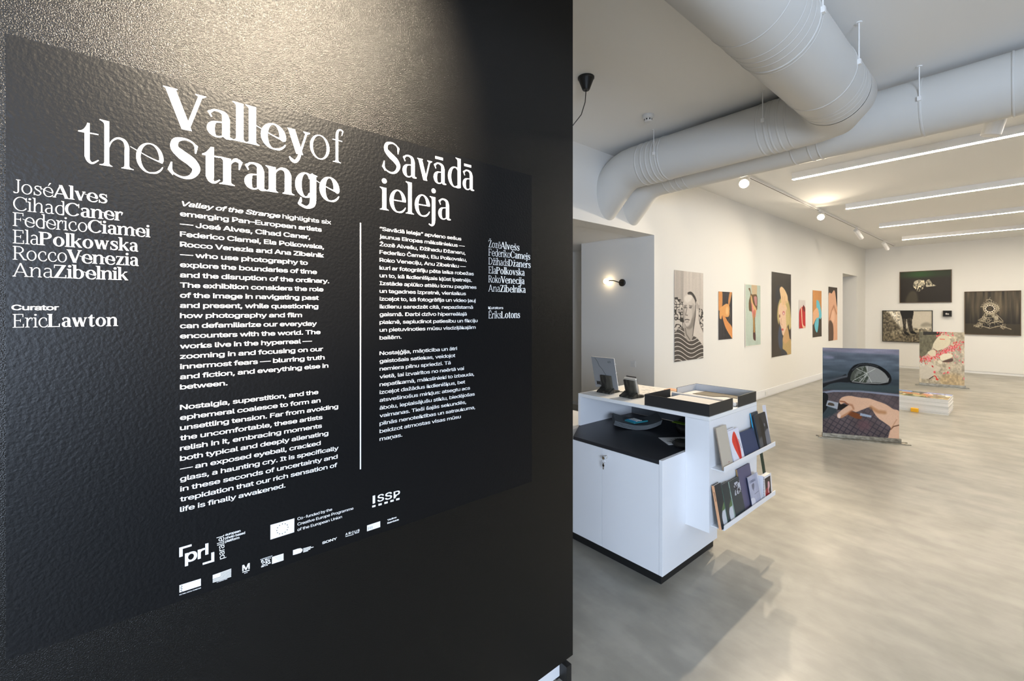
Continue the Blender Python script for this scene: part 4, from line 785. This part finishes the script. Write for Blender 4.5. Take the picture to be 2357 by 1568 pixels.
spotlight('first dazzling spotlight at the near end of the track by the ducts', (-2.546, 6.34, 3.44), (-2.50, 6.20, 3.35), None, .068, 150, cone=110)
spotlight('second glowing spotlight on the track, past the dazzling one', (-2.546, 9.67, 3.44), (-2.50, 9.52, 3.36), None, .062, 110, cone=110)
spotlight('third white spotlight cylinder on the track, turned to the back wall', (-2.53, 12.11, 3.44), (-2.47, 12.34, 3.27), (-1.0, 16.9, 1.7), .045, 45)
spotlight('fourth white spotlight cylinder, near the far end of the track', (-2.53, 14.94, 3.44), (-2.48, 15.15, 3.28), (-2.2, 16.9, 1.6), .045, 14)
# more spotlights on a second track (one is seen below the long duct)
t = thing('light_track', 'white ceiling track hidden behind the long straight duct', 'light track', (0.4, 6.0, ZC)); obj('track_rail', bx(-.3, 3.5, 5.83, 5.87, ZC - .035, ZC - .0005), M['fitting'], t)
spotlight('large white spotlight cylinder hanging just below the long duct', (-.19, 5.85, 3.43), (-.245, 5.85, 3.22), (-1.5, 16.9, 1.0), .068, 0, 'spotlight behind the duct')
t = thing('light_track', 'short ceiling track behind the two ducts, over the counter', 'light track', (-1.75, 5.3, ZC)); obj('track_rail', bx(-2.2, -1.3, 5.28, 5.32, ZC - .035, ZC - .0005), M['fitting'], t)
spotlight('spotlight behind the ducts aimed down at the counter and the near floor', (-1.80, 5.32, 3.43), (-1.76, 5.26, 3.30), (-.6, 2.2, 0), .045, 270, 'spotlight behind the ducts', 85)
# warm spot on the black wall
t = thing('light_track', 'ceiling track in front of the black text wall', 'light track', (.42, .2, ZC)); obj('track_rail', bx(.40, .44, -1.2, 1.4, ZC - .035, ZC - .0005), M['fitting'], t)
spotlight('spotlight above the black wall aimed at the title', (.42, .56, 3.46), (.32, .545, 3.34), (-1.334, .28, 2.36), 0.045, 900, 'spotlight over the black wall', 46)

# ------------------------------------------------------------------ small ceiling and wall fittings
t = thing('ceiling_rose', 'black cone ceiling cup with a thin black cord hanging from it', 'ceiling cup', (-2.333, 2.767, ZC))
obj('cup', lathe(B(), (-2.333, 2.767, ZC), [(.066, -.001), (.066, -.012), (.060, -.02), (.030, -.098), (.026, -.104)], 32), M['blackmetal'], t, smooth=False)
obj('cord', tube(B(), [(-2.333, 2.767, ZC - .10), (-2.338, 2.762, ZC - .20), (-2.36, 2.74, ZC - .30), (-2.43, 2.70, ZC - .39), (-2.52, 2.65, ZC - .45), (-2.70, 2.55, ZC - .50)], .0035, 8), M['blackmetal'], t, smooth=True)
t = thing('smoke_detector', 'round white smoke detector on the ceiling between the cup and the ducts', 'smoke detector', (-2.395, 3.755, ZC))
obj('body', lathe(B(), (-2.395, 3.755, ZC), [(.055, -.0005), (.055, -.018), (.05, -.03), (.04, -.036)], 28), M['plastic'], t); obj('sensor_cap', lathe(B(), (-2.395, 3.755, ZC), [(.036, -.0361), (.036, -.058), (.026, -.066)], 24), M['plastic'], t)
for k in range(8):
    a = k * pi / 4 + .2; mx = Matrix.Translation((-2.395 + .036 * cos(a), 3.755 + .036 * sin(a), ZC - .047)) @ Matrix.Rotation(a, 4, 'Z'); obj('vent', bx(-.001, .0014, -.006, .006, -.006, .007, mx=mx), M['blackmetal'], t)
t = thing('wall_lamp', 'black gooseneck wall lamp with a glowing round bulb in the alcove', 'wall lamp', (-3.809, 5.32, 2.052))
obj('wall_plate', lathe(B(), (-3.809, 5.32, 2.052), [(.052, -.001), (.052, -.020), (.045, -.026)], 28, 'y'), M['blackmetal'], t)
obj('arm', tube(B(), [(-3.809, 5.295, 2.052), (-3.84, 5.26, 2.06), (-3.91, 5.24, 2.085), (-3.97, 5.24, 2.09), (-4.0, 5.24, 2.085)], .007, 8), M['blackmetal'], t, smooth=True)
b = B(); bmesh.ops.create_uvsphere(b, u_segments=24, v_segments=16, radius=.040); bmesh.ops.translate(b, vec=(-4.04, 5.24, 2.08), verts=b.verts); obj('bulb', b, M['bulb'], t, smooth=True)
t = thing('light_switch', 'square white wall switch on the alcove wall behind the notebook stand', 'switch', (-3.63, 5.32, .90)); obj('plate', bx(-3.672, -3.588, 5.311, 5.3195, .86, .944), M['plastic'], t, bevel=.002); obj('rocker', bx(-3.656, -3.604, 5.307, 5.3108, .876, .928), M['plastic'], t, bevel=.002)
t = thing('wall_socket', 'small white socket set in the baseboard left of the mirror print', 'socket', (XL, 9.15, .09)); obj('plate', bx(XL + .0125, XL + .019, 9.10, 9.22, .04, .12), M['plastic'], t, bevel=.002); obj('socket_insert', bx(XL + .0192, XL + .022, 9.115, 9.155, .055, .105), M['plastic'], t, bevel=.001)

# ------------------------------------------------------------------ the reception counter
CX0, CX1, DX1 = -3.0, -1.402, -1.250; Y1, Y2, Y3, Y4 = 2.347, 2.608, 3.041, 3.31; ZB, ZT, ZU = .084, .764, 1.007
t = thing('reception_counter', 'white reception counter with black worktop and black plinth', 'counter', (-2.1, 2.8, 0))
obj('plinth', bx(CX0, CX1 - .042, Y1 + .055, Y3 + .03, 0, ZB - .0005), M['plinth'], t)
obj('side_panel', bx(CX1 - .022, CX1, Y1 - .0005, Y3, ZB, ZT), M['white'], t, bevel=.001)
obj('carcass', bx(CX0, CX1 - .0225, Y1 + .0185, Y3, ZB, .738), M['white'], t)
b = B()    # worktop with a cut corner on its left
pts = [(-2.095, Y1), (CX1 - .0225, Y1), (CX1 - .0225, Y4 - .03), (-2.262, Y4 - .03), (-2.262, 2.60)]
lo_ = [b.verts.new((x, y, .7385)) for x, y in pts]; hi_ = [b.verts.new((x, y, .760)) for x, y in pts]; b.faces.new(hi_); b.faces.new(lo_[::-1])
for i in range(5): b.faces.new((lo_[i], lo_[(i + 1) % 5], hi_[(i + 1) % 5], hi_[i]))
obj('worktop', b, M['blacktop'], t, label='black worktop')
d1 = obj('door', bx(-1.842, CX1 - .024, Y1, Y1 + .018, ZB, .7365), M['white'], t, bevel=.0008, label='right-hand door with a key in its lock'); 
obj('lock', lathe(B(), (-1.803, Y1, .688), [(.010, -.006), (.010, -.0005)], 20, 'y'), M['chrome'], d1)
kb = B(); box(kb, -1.8045, -1.8015, Y1 - .030, Y1 - .0062, .680, .696); lathe(kb, (-1.803, Y1 - .036, .688), [(.010, -.0015), (.010, .0015)], 16, 'y'); obj('key', kb, M['chrome'], d1)
kb = B(); tube(kb, [(-1.803 + .012 * cos(a * pi / 8), Y1 - .036, .668 + .012 * sin(a * pi / 8)) for a in range(17)], .001, 6, cap=False); box(kb, -1.807, -1.799, Y1 - .0375, Y1 - .0355, .615, .657); lathe(kb, (-1.803, Y1 - .0365, .640), [(.0085, -.001), (.0085, .001)], 14, 'y'); obj('key_ring', kb, M['chrome'], d1)
obj('door', bx(-2.60, -1.845, Y1, Y1 + .018, ZB, .7365), M['white'], t, bevel=.0008, label='left-hand door')
# raised box with open niche
obj('counter_top', bx(-2.277, DX1, Y2, Y4, ZU - .024, ZU), M['edge'], t, bevel=.001, label='white raised top board')
obj('niche_side', bx(-2.277, -2.255, Y2, Y4, .7605, ZU - .0245), M['white'], t)
obj('screw_cap', lathe(B(), (-2.2549, 2.66, .972), [(.004, -.002), (.004, .002)], 10), M['steel'], t)
obj('niche_back', bx(-2.2545, CX1 + .0005, Y4 - .03, Y4 - .012, .7605, ZU - .0245), mat('shade_toned_back_panel', (.13, .14, .15), .6), t)  # back panel coloured dark to carry the niche's shade
b = B(); box(b, CX1 + .0006, DX1, Y2, Y2 + .018, .315, ZU - .0245); box(b, CX1 + .0006, CX1 + .019, Y2 + .018, Y4 - .0125, .7605, ZU - .0245); obj('display_front', b, M['white'], t)
obj('display_side', bx(DX1 - .018, DX1, Y2 + .0181, Y4, .315, ZU - .0245), M['white'], t)
obj('display_bottom', bx(CX1 + .0006, DX1 - .0185, Y2 + .0182, Y4, .315, .333), M['white'], t)
SH = []
for z in (.350, .694):
    sh = obj('display_ledge', bx(DX1 + .0002, DX1 + .075, 2.632, 3.428, z, z + .005), M['white'], t); SH.append(z + .005)
    obj('ledge_lip', bx(DX1 + .0752, DX1 + .079, 2.632, 3.428, z, z + .030), M['white'], sh)

# publications leaning on the ledges
def book(name, label, y0, y1, z0, h, th, cov, spine, cat='book', pic=None, lean=.045, off=0.0, group='publications on the upper ledge', pages=True, fw_=1.0):
    """stands on a ledge, its cover towards the room, its top leaning on the panel"""
    xb = DX1 + .070 - off; ang = math.asin(min(.9, lean / h)); W_ = y1 - y0
    mx = Matrix.Translation((xb, y0, z0 + .0012)) @ Matrix.Rotation(-ang, 4, 'Y')
    t = thing(name, label, cat, (xb, (y0 + y1) / 2, z0), group)
    c = .0018
    obj('cover', box(bx(-c, 0, 0, W_, 0, h, mx=mx), -th, -th + c, 0, W_, 0, h, mx=mx), cov, t)
    obj('spine', bx(-th, 0, -.0012, .0, 0, h, mx=mx), spine, t)
    if pages: obj('pages', bx(-th + c + .0001, -c - .0001, .001, W_ - .003, .003, h - .003, mx=mx), M['paper'], t)
    if pic is not None: picmesh('cover_print', pic, lambda u, v: tuple(mx @ Vector((.0004, W_ * u, h * (1 - v)))), t, printmat(.4, .4))
    return t, mx
def text_on(mx, txt, y0, z0, size, m, parent, rot=0, plane='cover', name='lettering'):
    v, f = text_mesh(txt, 0); o = []
    for a, b_, c in v:
        a, b_ = a * size, b_ * size
        if rot: a, b_ = b_, -a
        o.append(tuple(mx @ (Vector((.0009, y0 + a, z0 + b_)) if plane == 'cover' else Vector((y0 - a, -.0016, z0 + b_)))))
    me = bpy.data.meshes.new(name); me.from_pydata(o, [], f); me.materials.append(m); return link(name, me, parent)
def pic_red():
    p = Pic(60, 90, (222, 222, 232)); p.fill([(.22, .3), (.45, .1), (.62, .12), (.78, .5), (.72, .95), (.6, .98), (.4, .72), (.26, .5)], (222, 70, 52), 1); p.fill([(.55, .2), (.7, .5), (.68, .9), (.6, .8)], (180, 30, 44), 2, .7); p.line([(.8, .35), (.9, .62)], .015, (60, 30, 40), 0, .7); return p
def pic_figure():
    p = Pic(70, 90, (44, 46, 52)); p.shade(.7 + .6 * p.noise(4, 6, 8)); p.fill([(.55, .6), (1, .5), (1, .9), (.5, 1)], (120, 122, 130), 2); p.fill([(0, .7), (.4, .65), (.3, 1), (0, 1)], (96, 98, 104), 3, .8); p.fill([(.38, .12), (.5, .12), (.6, .3), (.62, .6), (.56, .98), (.48, .98), (.45, .7), (.38, .98), (.3, .98), (.32, .5), (.3, .3)], (18, 18, 20), 1); p.ell(.72, .35, .05, .05, (130, 132, 140), 1); return p
def pic_sq():
    p = Pic(60, 90, (62, 70, 74)); m = ((p.x > .32) & (p.x < .98) & (p.y > .1) & (p.y < .42)); p.put(m * 1.0, (190, 192, 200)); p.put(m * (p.noise(12, 16, 5) > .52), (52, 54, 62)); return p
def pic_corner(c=(44, 50, 56)):
    p = Pic(40, 80, c); p.fill([(.4, .7), (1, .55), (1, .95), (.5, 1)], (196, 200, 206), 1); p.fill([(.5, .6), (1, .45), (1, .6)], (96, 120, 80), 1); p.put((p.y < .12) * 1.0, (60, 60, 66), .5); return p
def pic_corb():
    p = Pic(60, 90, (176, 178, 196)); p.shade(.92 + .14 * p.noise(3, 3, 5)); p.fill([(.28, .3), (.5, .28), (.45, .42), (.32, .46)], (110, 112, 128), 2); p.line([(.4, .3), (.38, .5)], .03, (120, 122, 140), 1, .6); p.fill([(0, .7), (.35, .75), (.3, 1), (0, 1)], (214, 214, 222), 1); p.line([(.4, .62), (.8, .6)], .008, (70, 70, 84)); p.put((p.x > .88) * 1.0, (210, 210, 216), .9); return p
def pic_redgirl():
    p = Pic(50, 60, (228, 226, 226)); m = ((p.x > .12) & (p.x < .86) & (p.y > .1) & (p.y < .92)); p.put(m * 1.0, (44, 26, 34)); p.fill([(.14, .62), (.5, .55), (.6, .9), (.14, .9)], (150, 20, 34), 1); p.fill([(.5, .3), (.68, .35), (.7, .55), (.55, .68), (.6, .8), (.48, .8), (.45, .5)], (226, 180, 186), 1); return p
CM = {k: colmat(k, v) for k, v in dict(beige=(186, 176, 160), beigesp=(150, 134, 118), white_cover=(214, 214, 222), navy=(44, 58, 92), navysp=(36, 46, 74), cyan=(40, 156, 204), slate=(58, 64, 72), peach=(222, 168, 128), greenslate=(60, 70, 72), greensp=(86, 112, 100), palegreen=(150, 170, 156), purple=(96, 92, 116), ochre=(150, 124, 84), brownp=(176, 150, 126), forest=(28, 48, 34), red=(180, 40, 40), blackink=(20, 20, 22), teal=(40, 120, 130), lime=(120, 160, 30)).items()}
zu, zl = SH[1], SH[0]
_, mx = book('book', 'beige paperback at the near end of the upper ledge', 2.640, 2.775, zu, .245, .006, CM['beige'], CM['beigesp']); text_on(mx, 'notes', .075, .03, .012, CM['red'], _)
book('magazine', 'magazine with a dark red cover edge, tucked behind the red shape magazine', 2.775, 2.905, zu, .205, .004, CM['white_cover'], CM['red'], 'magazine', off=.008, pages=False)
book('magazine', 'white magazine with a big orange red shape on its cover', 2.795, 2.945, zu, .20, .004, CM['white_cover'], CM['white_cover'], 'magazine', pic_red(), pages=False)
book('book', 'navy blue clothbound book on the upper ledge', 2.955, 3.180, zu, .160, .010, CM['navy'], CM['navysp'])
book('book', 'cyan spined book half hidden on the upper ledge', 3.184, 3.30, zu, .250, .006, CM['slate'], CM['cyan'], off=.016)
book('book', 'black photo book with a standing figure on its cover', 3.200, 3.388, zu, .235, .008, CM['slate'], CM['slate'], pic=pic_figure())
book('brochure', 'white brochure with a yellow top edge at the far end of the ledge', 3.392, 3.425, zu, .275, .010, CM['white_cover'], CM['white_cover'], 'brochure', lean=.036, off=.018, pages=False)
G = 'publications on the lower ledge'
t_, mx = book('book', 'dark book with a peach spine, first on the lower ledge', 2.618, 2.70, zl, .250, .016, CM['slate'], CM['peach'], pic=pic_corner(), group=G); text_on(mx, 'Place & Rise', -.0028, .215, .015, CM['blackink'], t_, 1, 'spine')
t_, mx = book('book', 'dark book with a green spine next to the peach one', 2.712, 2.80, zl, .232, .012, CM['greenslate'], CM['greensp'], pic=pic_corner((56, 66, 68)), group=G); text_on(mx, 'Nagelis', -.0022, .19, .011, CM['blackink'], t_, 1, 'spine')
t_, mx = book('book', 'grey green book with a square photo on the cover', 2.815, 2.955, zl, .225, .012, CM['greenslate'], CM['palegreen'], pic=pic_sq(), group=G); text_on(mx, 'Nagelis', -.0022, .19, .011, CM['blackink'], t_, 1, 'spine')
book('book', 'tall purple grey book with an ochre edge on the lower ledge', 2.965, 3.16, zl, .262, .010, CM['purple'], CM['ochre'], off=.014, group=G)
t_, mx = book('magazine', 'pale lilac magazine headed CORBEAU on the lower ledge', 3.060, 3.225, zl, .192, .006, CM['white_cover'], CM['navysp'], 'magazine', pic_corb(), lean=.034, off=.0, group=G); text_on(mx, 'CORBEAU', .024, .150, .029, CM['navysp'], t_)
t_ = thing('notebook', 'white spiral edged booklet between the lilac magazine and the red photo book', 'notebook', (DX1 + .05, 3.25, zl), G); obj('cover', bx(DX1 + .03, DX1 + .068, 3.238, 3.25, zl + .001, zl + .165), CM['white_cover'], t_)
for k in range(14): obj('ring', ringband(B(), (DX1 + .069, 3.244, zl + .012 + k * .011), (0, 0, 1), .004, .001, .001, 8), M['blackmetal'], t_)
book('book', 'small white framed photo book with a red and black cover', 3.268, 3.400, zl, .150, .030, CM['white_cover'], CM['white_cover'], pic=pic_redgirl(), lean=.01, group=G)
book('book', 'thin forest green book standing behind the CORBEAU magazine', 3.365, 3.40, zl, .30, .006, CM['forest'], CM['forest'], off=.022, group=G)

# black U-shaped trays with papers on the counter
def tray(label, x0, x1, y0, y1, open_side, h=.072):
    t = thing('desk_tray', label, 'tray', ((x0 + x1) / 2, (y0 + y1) / 2, ZU)); w_ = .004; z0 = ZU + .0005
    if open_side == 'y+':
        W3 = [(x0, x1, y0, y0 + w_), (x0, x0 + w_, y0 + w_, y1), (x1 - w_, x1, y0 + w_, y1)]; ins = [(x0 + w_, x1 - w_, y0 + w_ + .0001, y0 + w_ + .001), (x0 + w_ + .0001, x0 + w_ + .001, y0 + w_ + .002, y1), (x1 - w_ - .001, x1 - w_ - .0001, y0 + w_ + .002, y1)]
    else:
        W3 = [(x0, x1, y1 - w_, y1), (x0, x0 + w_, y0, y1 - w_), (x1 - w_, x1, y0, y1 - w_)]; ins = [(x0 + w_, x1 - w_, y1 - w_ - .001, y1 - w_ - .0001), (x0 + w_ + .0001, x0 + w_ + .001, y0, y1 - w_ - .002), (x1 - w_ - .001, x1 - w_ - .0001, y0, y1 - w_ - .002)]
    for q in W3: obj('tray_wall', bx(*q, z0, z0 + h), M['tray'], t)
    if open_side != 'y+':
        for q in ins: obj('lining', bx(*q, z0 + .001, z0 + h - .001), M['trayin'], t)
    obj('tray_floor', bx(x0 + w_ + .001, x1 - w_ - .001, y0 + w_ + .001, y1 - w_ - .001, z0, z0 + .002), M['tray'], t); return t
tray('black open tray at the front of the counter, its back side open', -1.700, -1.256, 2.622, 2.945, 'y+')
tray('black open tray behind the front one, its grey lining showing', -1.694, -1.256, 3.028, 3.318, 'y-')
def sheets(name, label, x0, x1, y0, y1, z0, n, m, ang=0, cat='papers', dz=.0022, par=None):
    t = thing(name, label, cat, ((x0 + x1) / 2, (y0 + y1) / 2, z0)); c = Vector(((x0 + x1) / 2, (y0 + y1) / 2, 0))
    for k in range(n):
        mx = Matrix.Translation(c) @ Matrix.Rotation(radians(ang + (k * 37 % 5 - 2) * .5), 4, 'Z'); hx, hy = (x1 - x0) / 2, (y1 - y0) / 2; obj('sheet', bx(-hx, hx, -hy, hy, z0 + k * dz, z0 + k * dz + dz * .8, mx=mx), m, t)
    return t
sheets('magazine_pile', 'pile of cream magazines lying across both black trays', -1.615, -1.275, 2.640, 2.93, ZU + .003, 11, M['paper'], 0, 'magazines', .0038)
sheets('poster_pile', 'pile of folded posters in the lined tray', -1.68, -1.275, 3.04, 3.29, ZU + .003, 6, M['paper'], 0, 'posters', .004)
b = B(); vs = [b.verts.new((x, y, ZU + .0285)) for x, y in ((-1.60, 3.285), (-1.28, 3.285), (-1.28, 3.20), (-1.36, 3.17), (-1.40, 3.19), (-1.47, 3.12), (-1.62, 3.12))]; f_ = b.faces.new(vs); r = bmesh.ops.extrude_face_region(b, geom=[f_]); bmesh.ops.translate(b, vec=(0, 0, .0006), verts=[v for v in r['geom'] if isinstance(v, bmesh.types.BMVert)])
tag(obj('leaflet', b, M['kraft']), 'brown printed leaflet lying on the posters in the lined tray', 'leaflet')
tag(obj('magazine_spines', bx(-1.690, -1.272, 2.952, 2.985, ZU + .0005, ZU + .047), M['trayin']), 'grey striped magazine edge between the two black trays', 'magazine')
tag(obj('notecard', bx(-1.90, -1.74, 3.20, 3.30, ZU + .0005, ZU + .012), CM['peach']), 'orange brown card lying behind the trays', 'card')
t = sheets('floor_plan', 'white printed map sheets lying flat on the counter behind the stands', -2.20, -1.74, 2.90, 3.27, ZU + .0005, 3, M['paper'], 2, 'map', .003)
rnd = random.Random(2)
for k in range(26):
    x = rnd.uniform(-2.17, -1.8); y = rnd.uniform(2.94, 3.22); obj('printed_mark', bx(x, x + rnd.uniform(.004, .05), y, y + rnd.uniform(.003, .010), ZU + .0094, ZU + .0096), M['lg'], t)
# paper slips under the two stands
for lb, q in (('white slip of paper under the ring binder stand', (-2.20, -2.02, 2.66, 2.86)), ('white slip of paper under the notebook stand', (-1.99, -1.84, 2.625, 2.80))):
    tag(obj('paper_slip', bx(*q, ZU + .0005, ZU + .0012), M['papergrey'] if 0 else M['plastic']), lb, 'paper')
# dark wooden display stands, seen from behind
def wood_stand(label, x, y, wd, h, rotz):
    t = thing('display_stand', label, 'stand', (x, y, ZU)); mz = Matrix.Translation((x, y, ZU + .0014)) @ Matrix.Rotation(radians(rotz), 4, 'Z')
    b = B(); pf = [(-.065, 0), (.06, 0), (.07, .012), (.05, .018), (.0, .022), (-.01, .04), (-.028, .028), (-.068, .010)]
    a_ = [b.verts.new(mz @ Vector((-wd / 2 - .012, p, z))) for p, z in pf]; c_ = [b.verts.new(mz @ Vector((wd / 2 + .012, p, z))) for p, z in pf]; b.faces.new(a_); b.faces.new(c_[::-1])
    for i in range(len(pf)): j = (i + 1) % len(pf); b.faces.new((a_[i], a_[j], c_[j], c_[i]))
    obj('foot', b, M['wood'], t, bevel=.0015)
    mt = mz @ Matrix.Translation((0, -.004, .018)) @ Matrix.Rotation(radians(14), 4, 'X')
    obj('back_board', bx(-wd / 2, wd / 2, -.006, .006, 0, h, mx=mt), M['wood'], t, bevel=.002); return mt
mt = wood_stand('dark wooden stand holding the tall ring binder', -2.147, 2.81, .100, .120, 3)
t = thing('ring_binder', 'tall silver grey ring binder leaning on the wooden stand', 'binder', (-2.125, 2.80, ZU + .03))
obj('cover', bx(-.118, .092, .0075, .0095, .008, .262, mx=mt), M['silver'] if 'silver' in M else M.setdefault('silver', mat('silver_card', (.23, .235, .24), .45, spec=.4)), t); obj('pages', bx(-.116, .088, .0096, .020, .010, .260, mx=mt), M['paper'], t)
obj('printed_crack', tube(B(), [mt @ Vector(p) for p in ((-.085, .0068, .256), (-.062, .0068, .225), (-.055, .0068, .195), (-.028, .0068, .165), (-.018, .0068, .145), (.0, .0068, .12))], .0010, 5), M['blackmetal'], t, label='drawn black crack line')
b = B()
for k in range(9): box(b, -.100 + .004 * k, -.0975 + .004 * k + (k % 3) * .0008, .0066, .0074, .035, .060, mx=mt)
box(b, -.108, -.056, .0069, .0074, .031, .0325, mx=mt); box(b, -.108, -.056, .0069, .0074, .062, .0632, mx=mt); obj('barcode', b, M['blackmetal'], t, kind='stuff')
v, f = text_mesh('69.', 0); me = bpy.data.meshes.new('scribble'); me.from_pydata([tuple(mt @ Vector((.030 + a * .034, .0069, .222 + b_ * .034))) for a, b_, c in v], [], f); me.materials.append(M['blackmetal']); link('scribble', me, t)
for z in (.06, .145, .215): obj('binder_ring', tube(B(), [mt @ Vector((.092 + .007 * cos(a), .013 + .009 * sin(a), z)) for a in [i * pi / 6 - .2 for i in range(11)]], .0014, 6), M['chrome'], t)
mt = wood_stand('dark wooden stand holding the small spiral notebook', -1.917, 2.79, .100, .110, -7)
t = thing('notebook', 'small spiral notebook with a pen leaning on the second wooden stand', 'notebook', (-1.905, 2.775, ZU + .03))
obj('cover', bx(-.056, .056, .0075, .009, .004, .122, mx=mt), CM['beige'], t); obj('pages', bx(-.054, .054, .0092, .024, .005, .121, mx=mt), M['paper'], t)
for k in range(17): obj('spiral_loop', tube(B(), [mt @ Vector((.057 + .004 * cos(a), .016 + .011 * sin(a), .012 + .0064 * k)) for a in [i * pi / 4 for i in range(9)]], .0008, 5, cap=False), M['steel'], t)
tag(obj('pen', tube(B(), [mt @ Vector((-.045, .03, .128)), mt @ Vector((.045, .03, .128))], .0035, 10), M['blackmetal']), 'black pen lying on top of the small spiral notebook', 'pen')
# inside the niche
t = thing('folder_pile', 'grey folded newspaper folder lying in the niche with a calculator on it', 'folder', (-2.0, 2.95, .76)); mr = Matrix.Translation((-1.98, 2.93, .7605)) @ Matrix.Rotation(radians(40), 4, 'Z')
M['news'] = mat('folded_newspaper', (.085, .095, .10), .7)  # paper colour darkened to stand in for the shade inside the niche
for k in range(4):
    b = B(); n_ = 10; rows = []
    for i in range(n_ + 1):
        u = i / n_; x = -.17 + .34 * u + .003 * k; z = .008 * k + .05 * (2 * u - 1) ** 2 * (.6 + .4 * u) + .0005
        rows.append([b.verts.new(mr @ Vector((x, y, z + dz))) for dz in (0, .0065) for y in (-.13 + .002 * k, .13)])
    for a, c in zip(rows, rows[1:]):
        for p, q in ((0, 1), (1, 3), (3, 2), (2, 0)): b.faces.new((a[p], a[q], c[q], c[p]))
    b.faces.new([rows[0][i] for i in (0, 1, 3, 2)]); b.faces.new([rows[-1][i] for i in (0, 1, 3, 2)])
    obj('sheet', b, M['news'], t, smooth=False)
t = thing('calculator', 'teal pocket calculator lying on the grey folder in the niche', 'calculator', (-1.93, 2.88, .81)); mc = Matrix.Translation((-1.955, 2.905, .8015)) @ Matrix.Rotation(radians(-12), 4, 'Z')
obj('body', bx(-.052, .052, -.07, .07, 0, .012, mx=mc), CM['teal'], t, bevel=.003); obj('display', bx(-.044, .044, .030, .058, .0121, .014, mx=mc), M['blacktop'], t)
for r_ in range(4):
    for c_ in range(5): obj('key', bx(-.042 + .0175 * c_, -.029 + .0175 * c_, -.060 + .021 * r_, -.046 + .021 * r_, .0121, .0155, mx=mc), M['plastic'] if r_ else CM['cyan'], t)
t = thing('black_bag', 'black bag in the dark corner of the niche with a green label', 'bag', (-1.56, 3.08, .76))
b = B(); bmesh.ops.create_uvsphere(b, u_segments=20, v_segments=12, radius=1)
for v in b.verts: v.co = Vector((-1.575 + v.co.x * .145 * (1 + .08 * sin(5 * v.co.y)), 3.09 + v.co.y * .15, .7607 + max(0, (v.co.z + .55)) * .075 * (1 + .15 * sin(4 * v.co.x))))
obj('body', b, M['blackmetal'], t, smooth=True); obj('green_label', bx(-1.66, -1.55, 2.90, 2.95, .852, .855), CM['lime'], t)
t = sheets('printed_form', 'white printed form lying on the worktop in the niche', -1.64, -1.48, 2.70, 2.90, .7608, 2, M['plastic'], -35, 'form', .0012)
for k in range(9): obj('text_row', bx(-1.60 + .01 * (k % 3), -1.52, 2.73 + .016 * k, 2.737 + .016 * k, .7634, .7636), M['dark'], t)
tag(obj('black_pouch', lathe(B(), (-1.475, 2.72, .7645), [(.06, 0), (.07, .012), (.055, .03), (.02, .036)], 20), M['blackmetal']), 'round black pouch on the form at the niche edge', 'pouch')
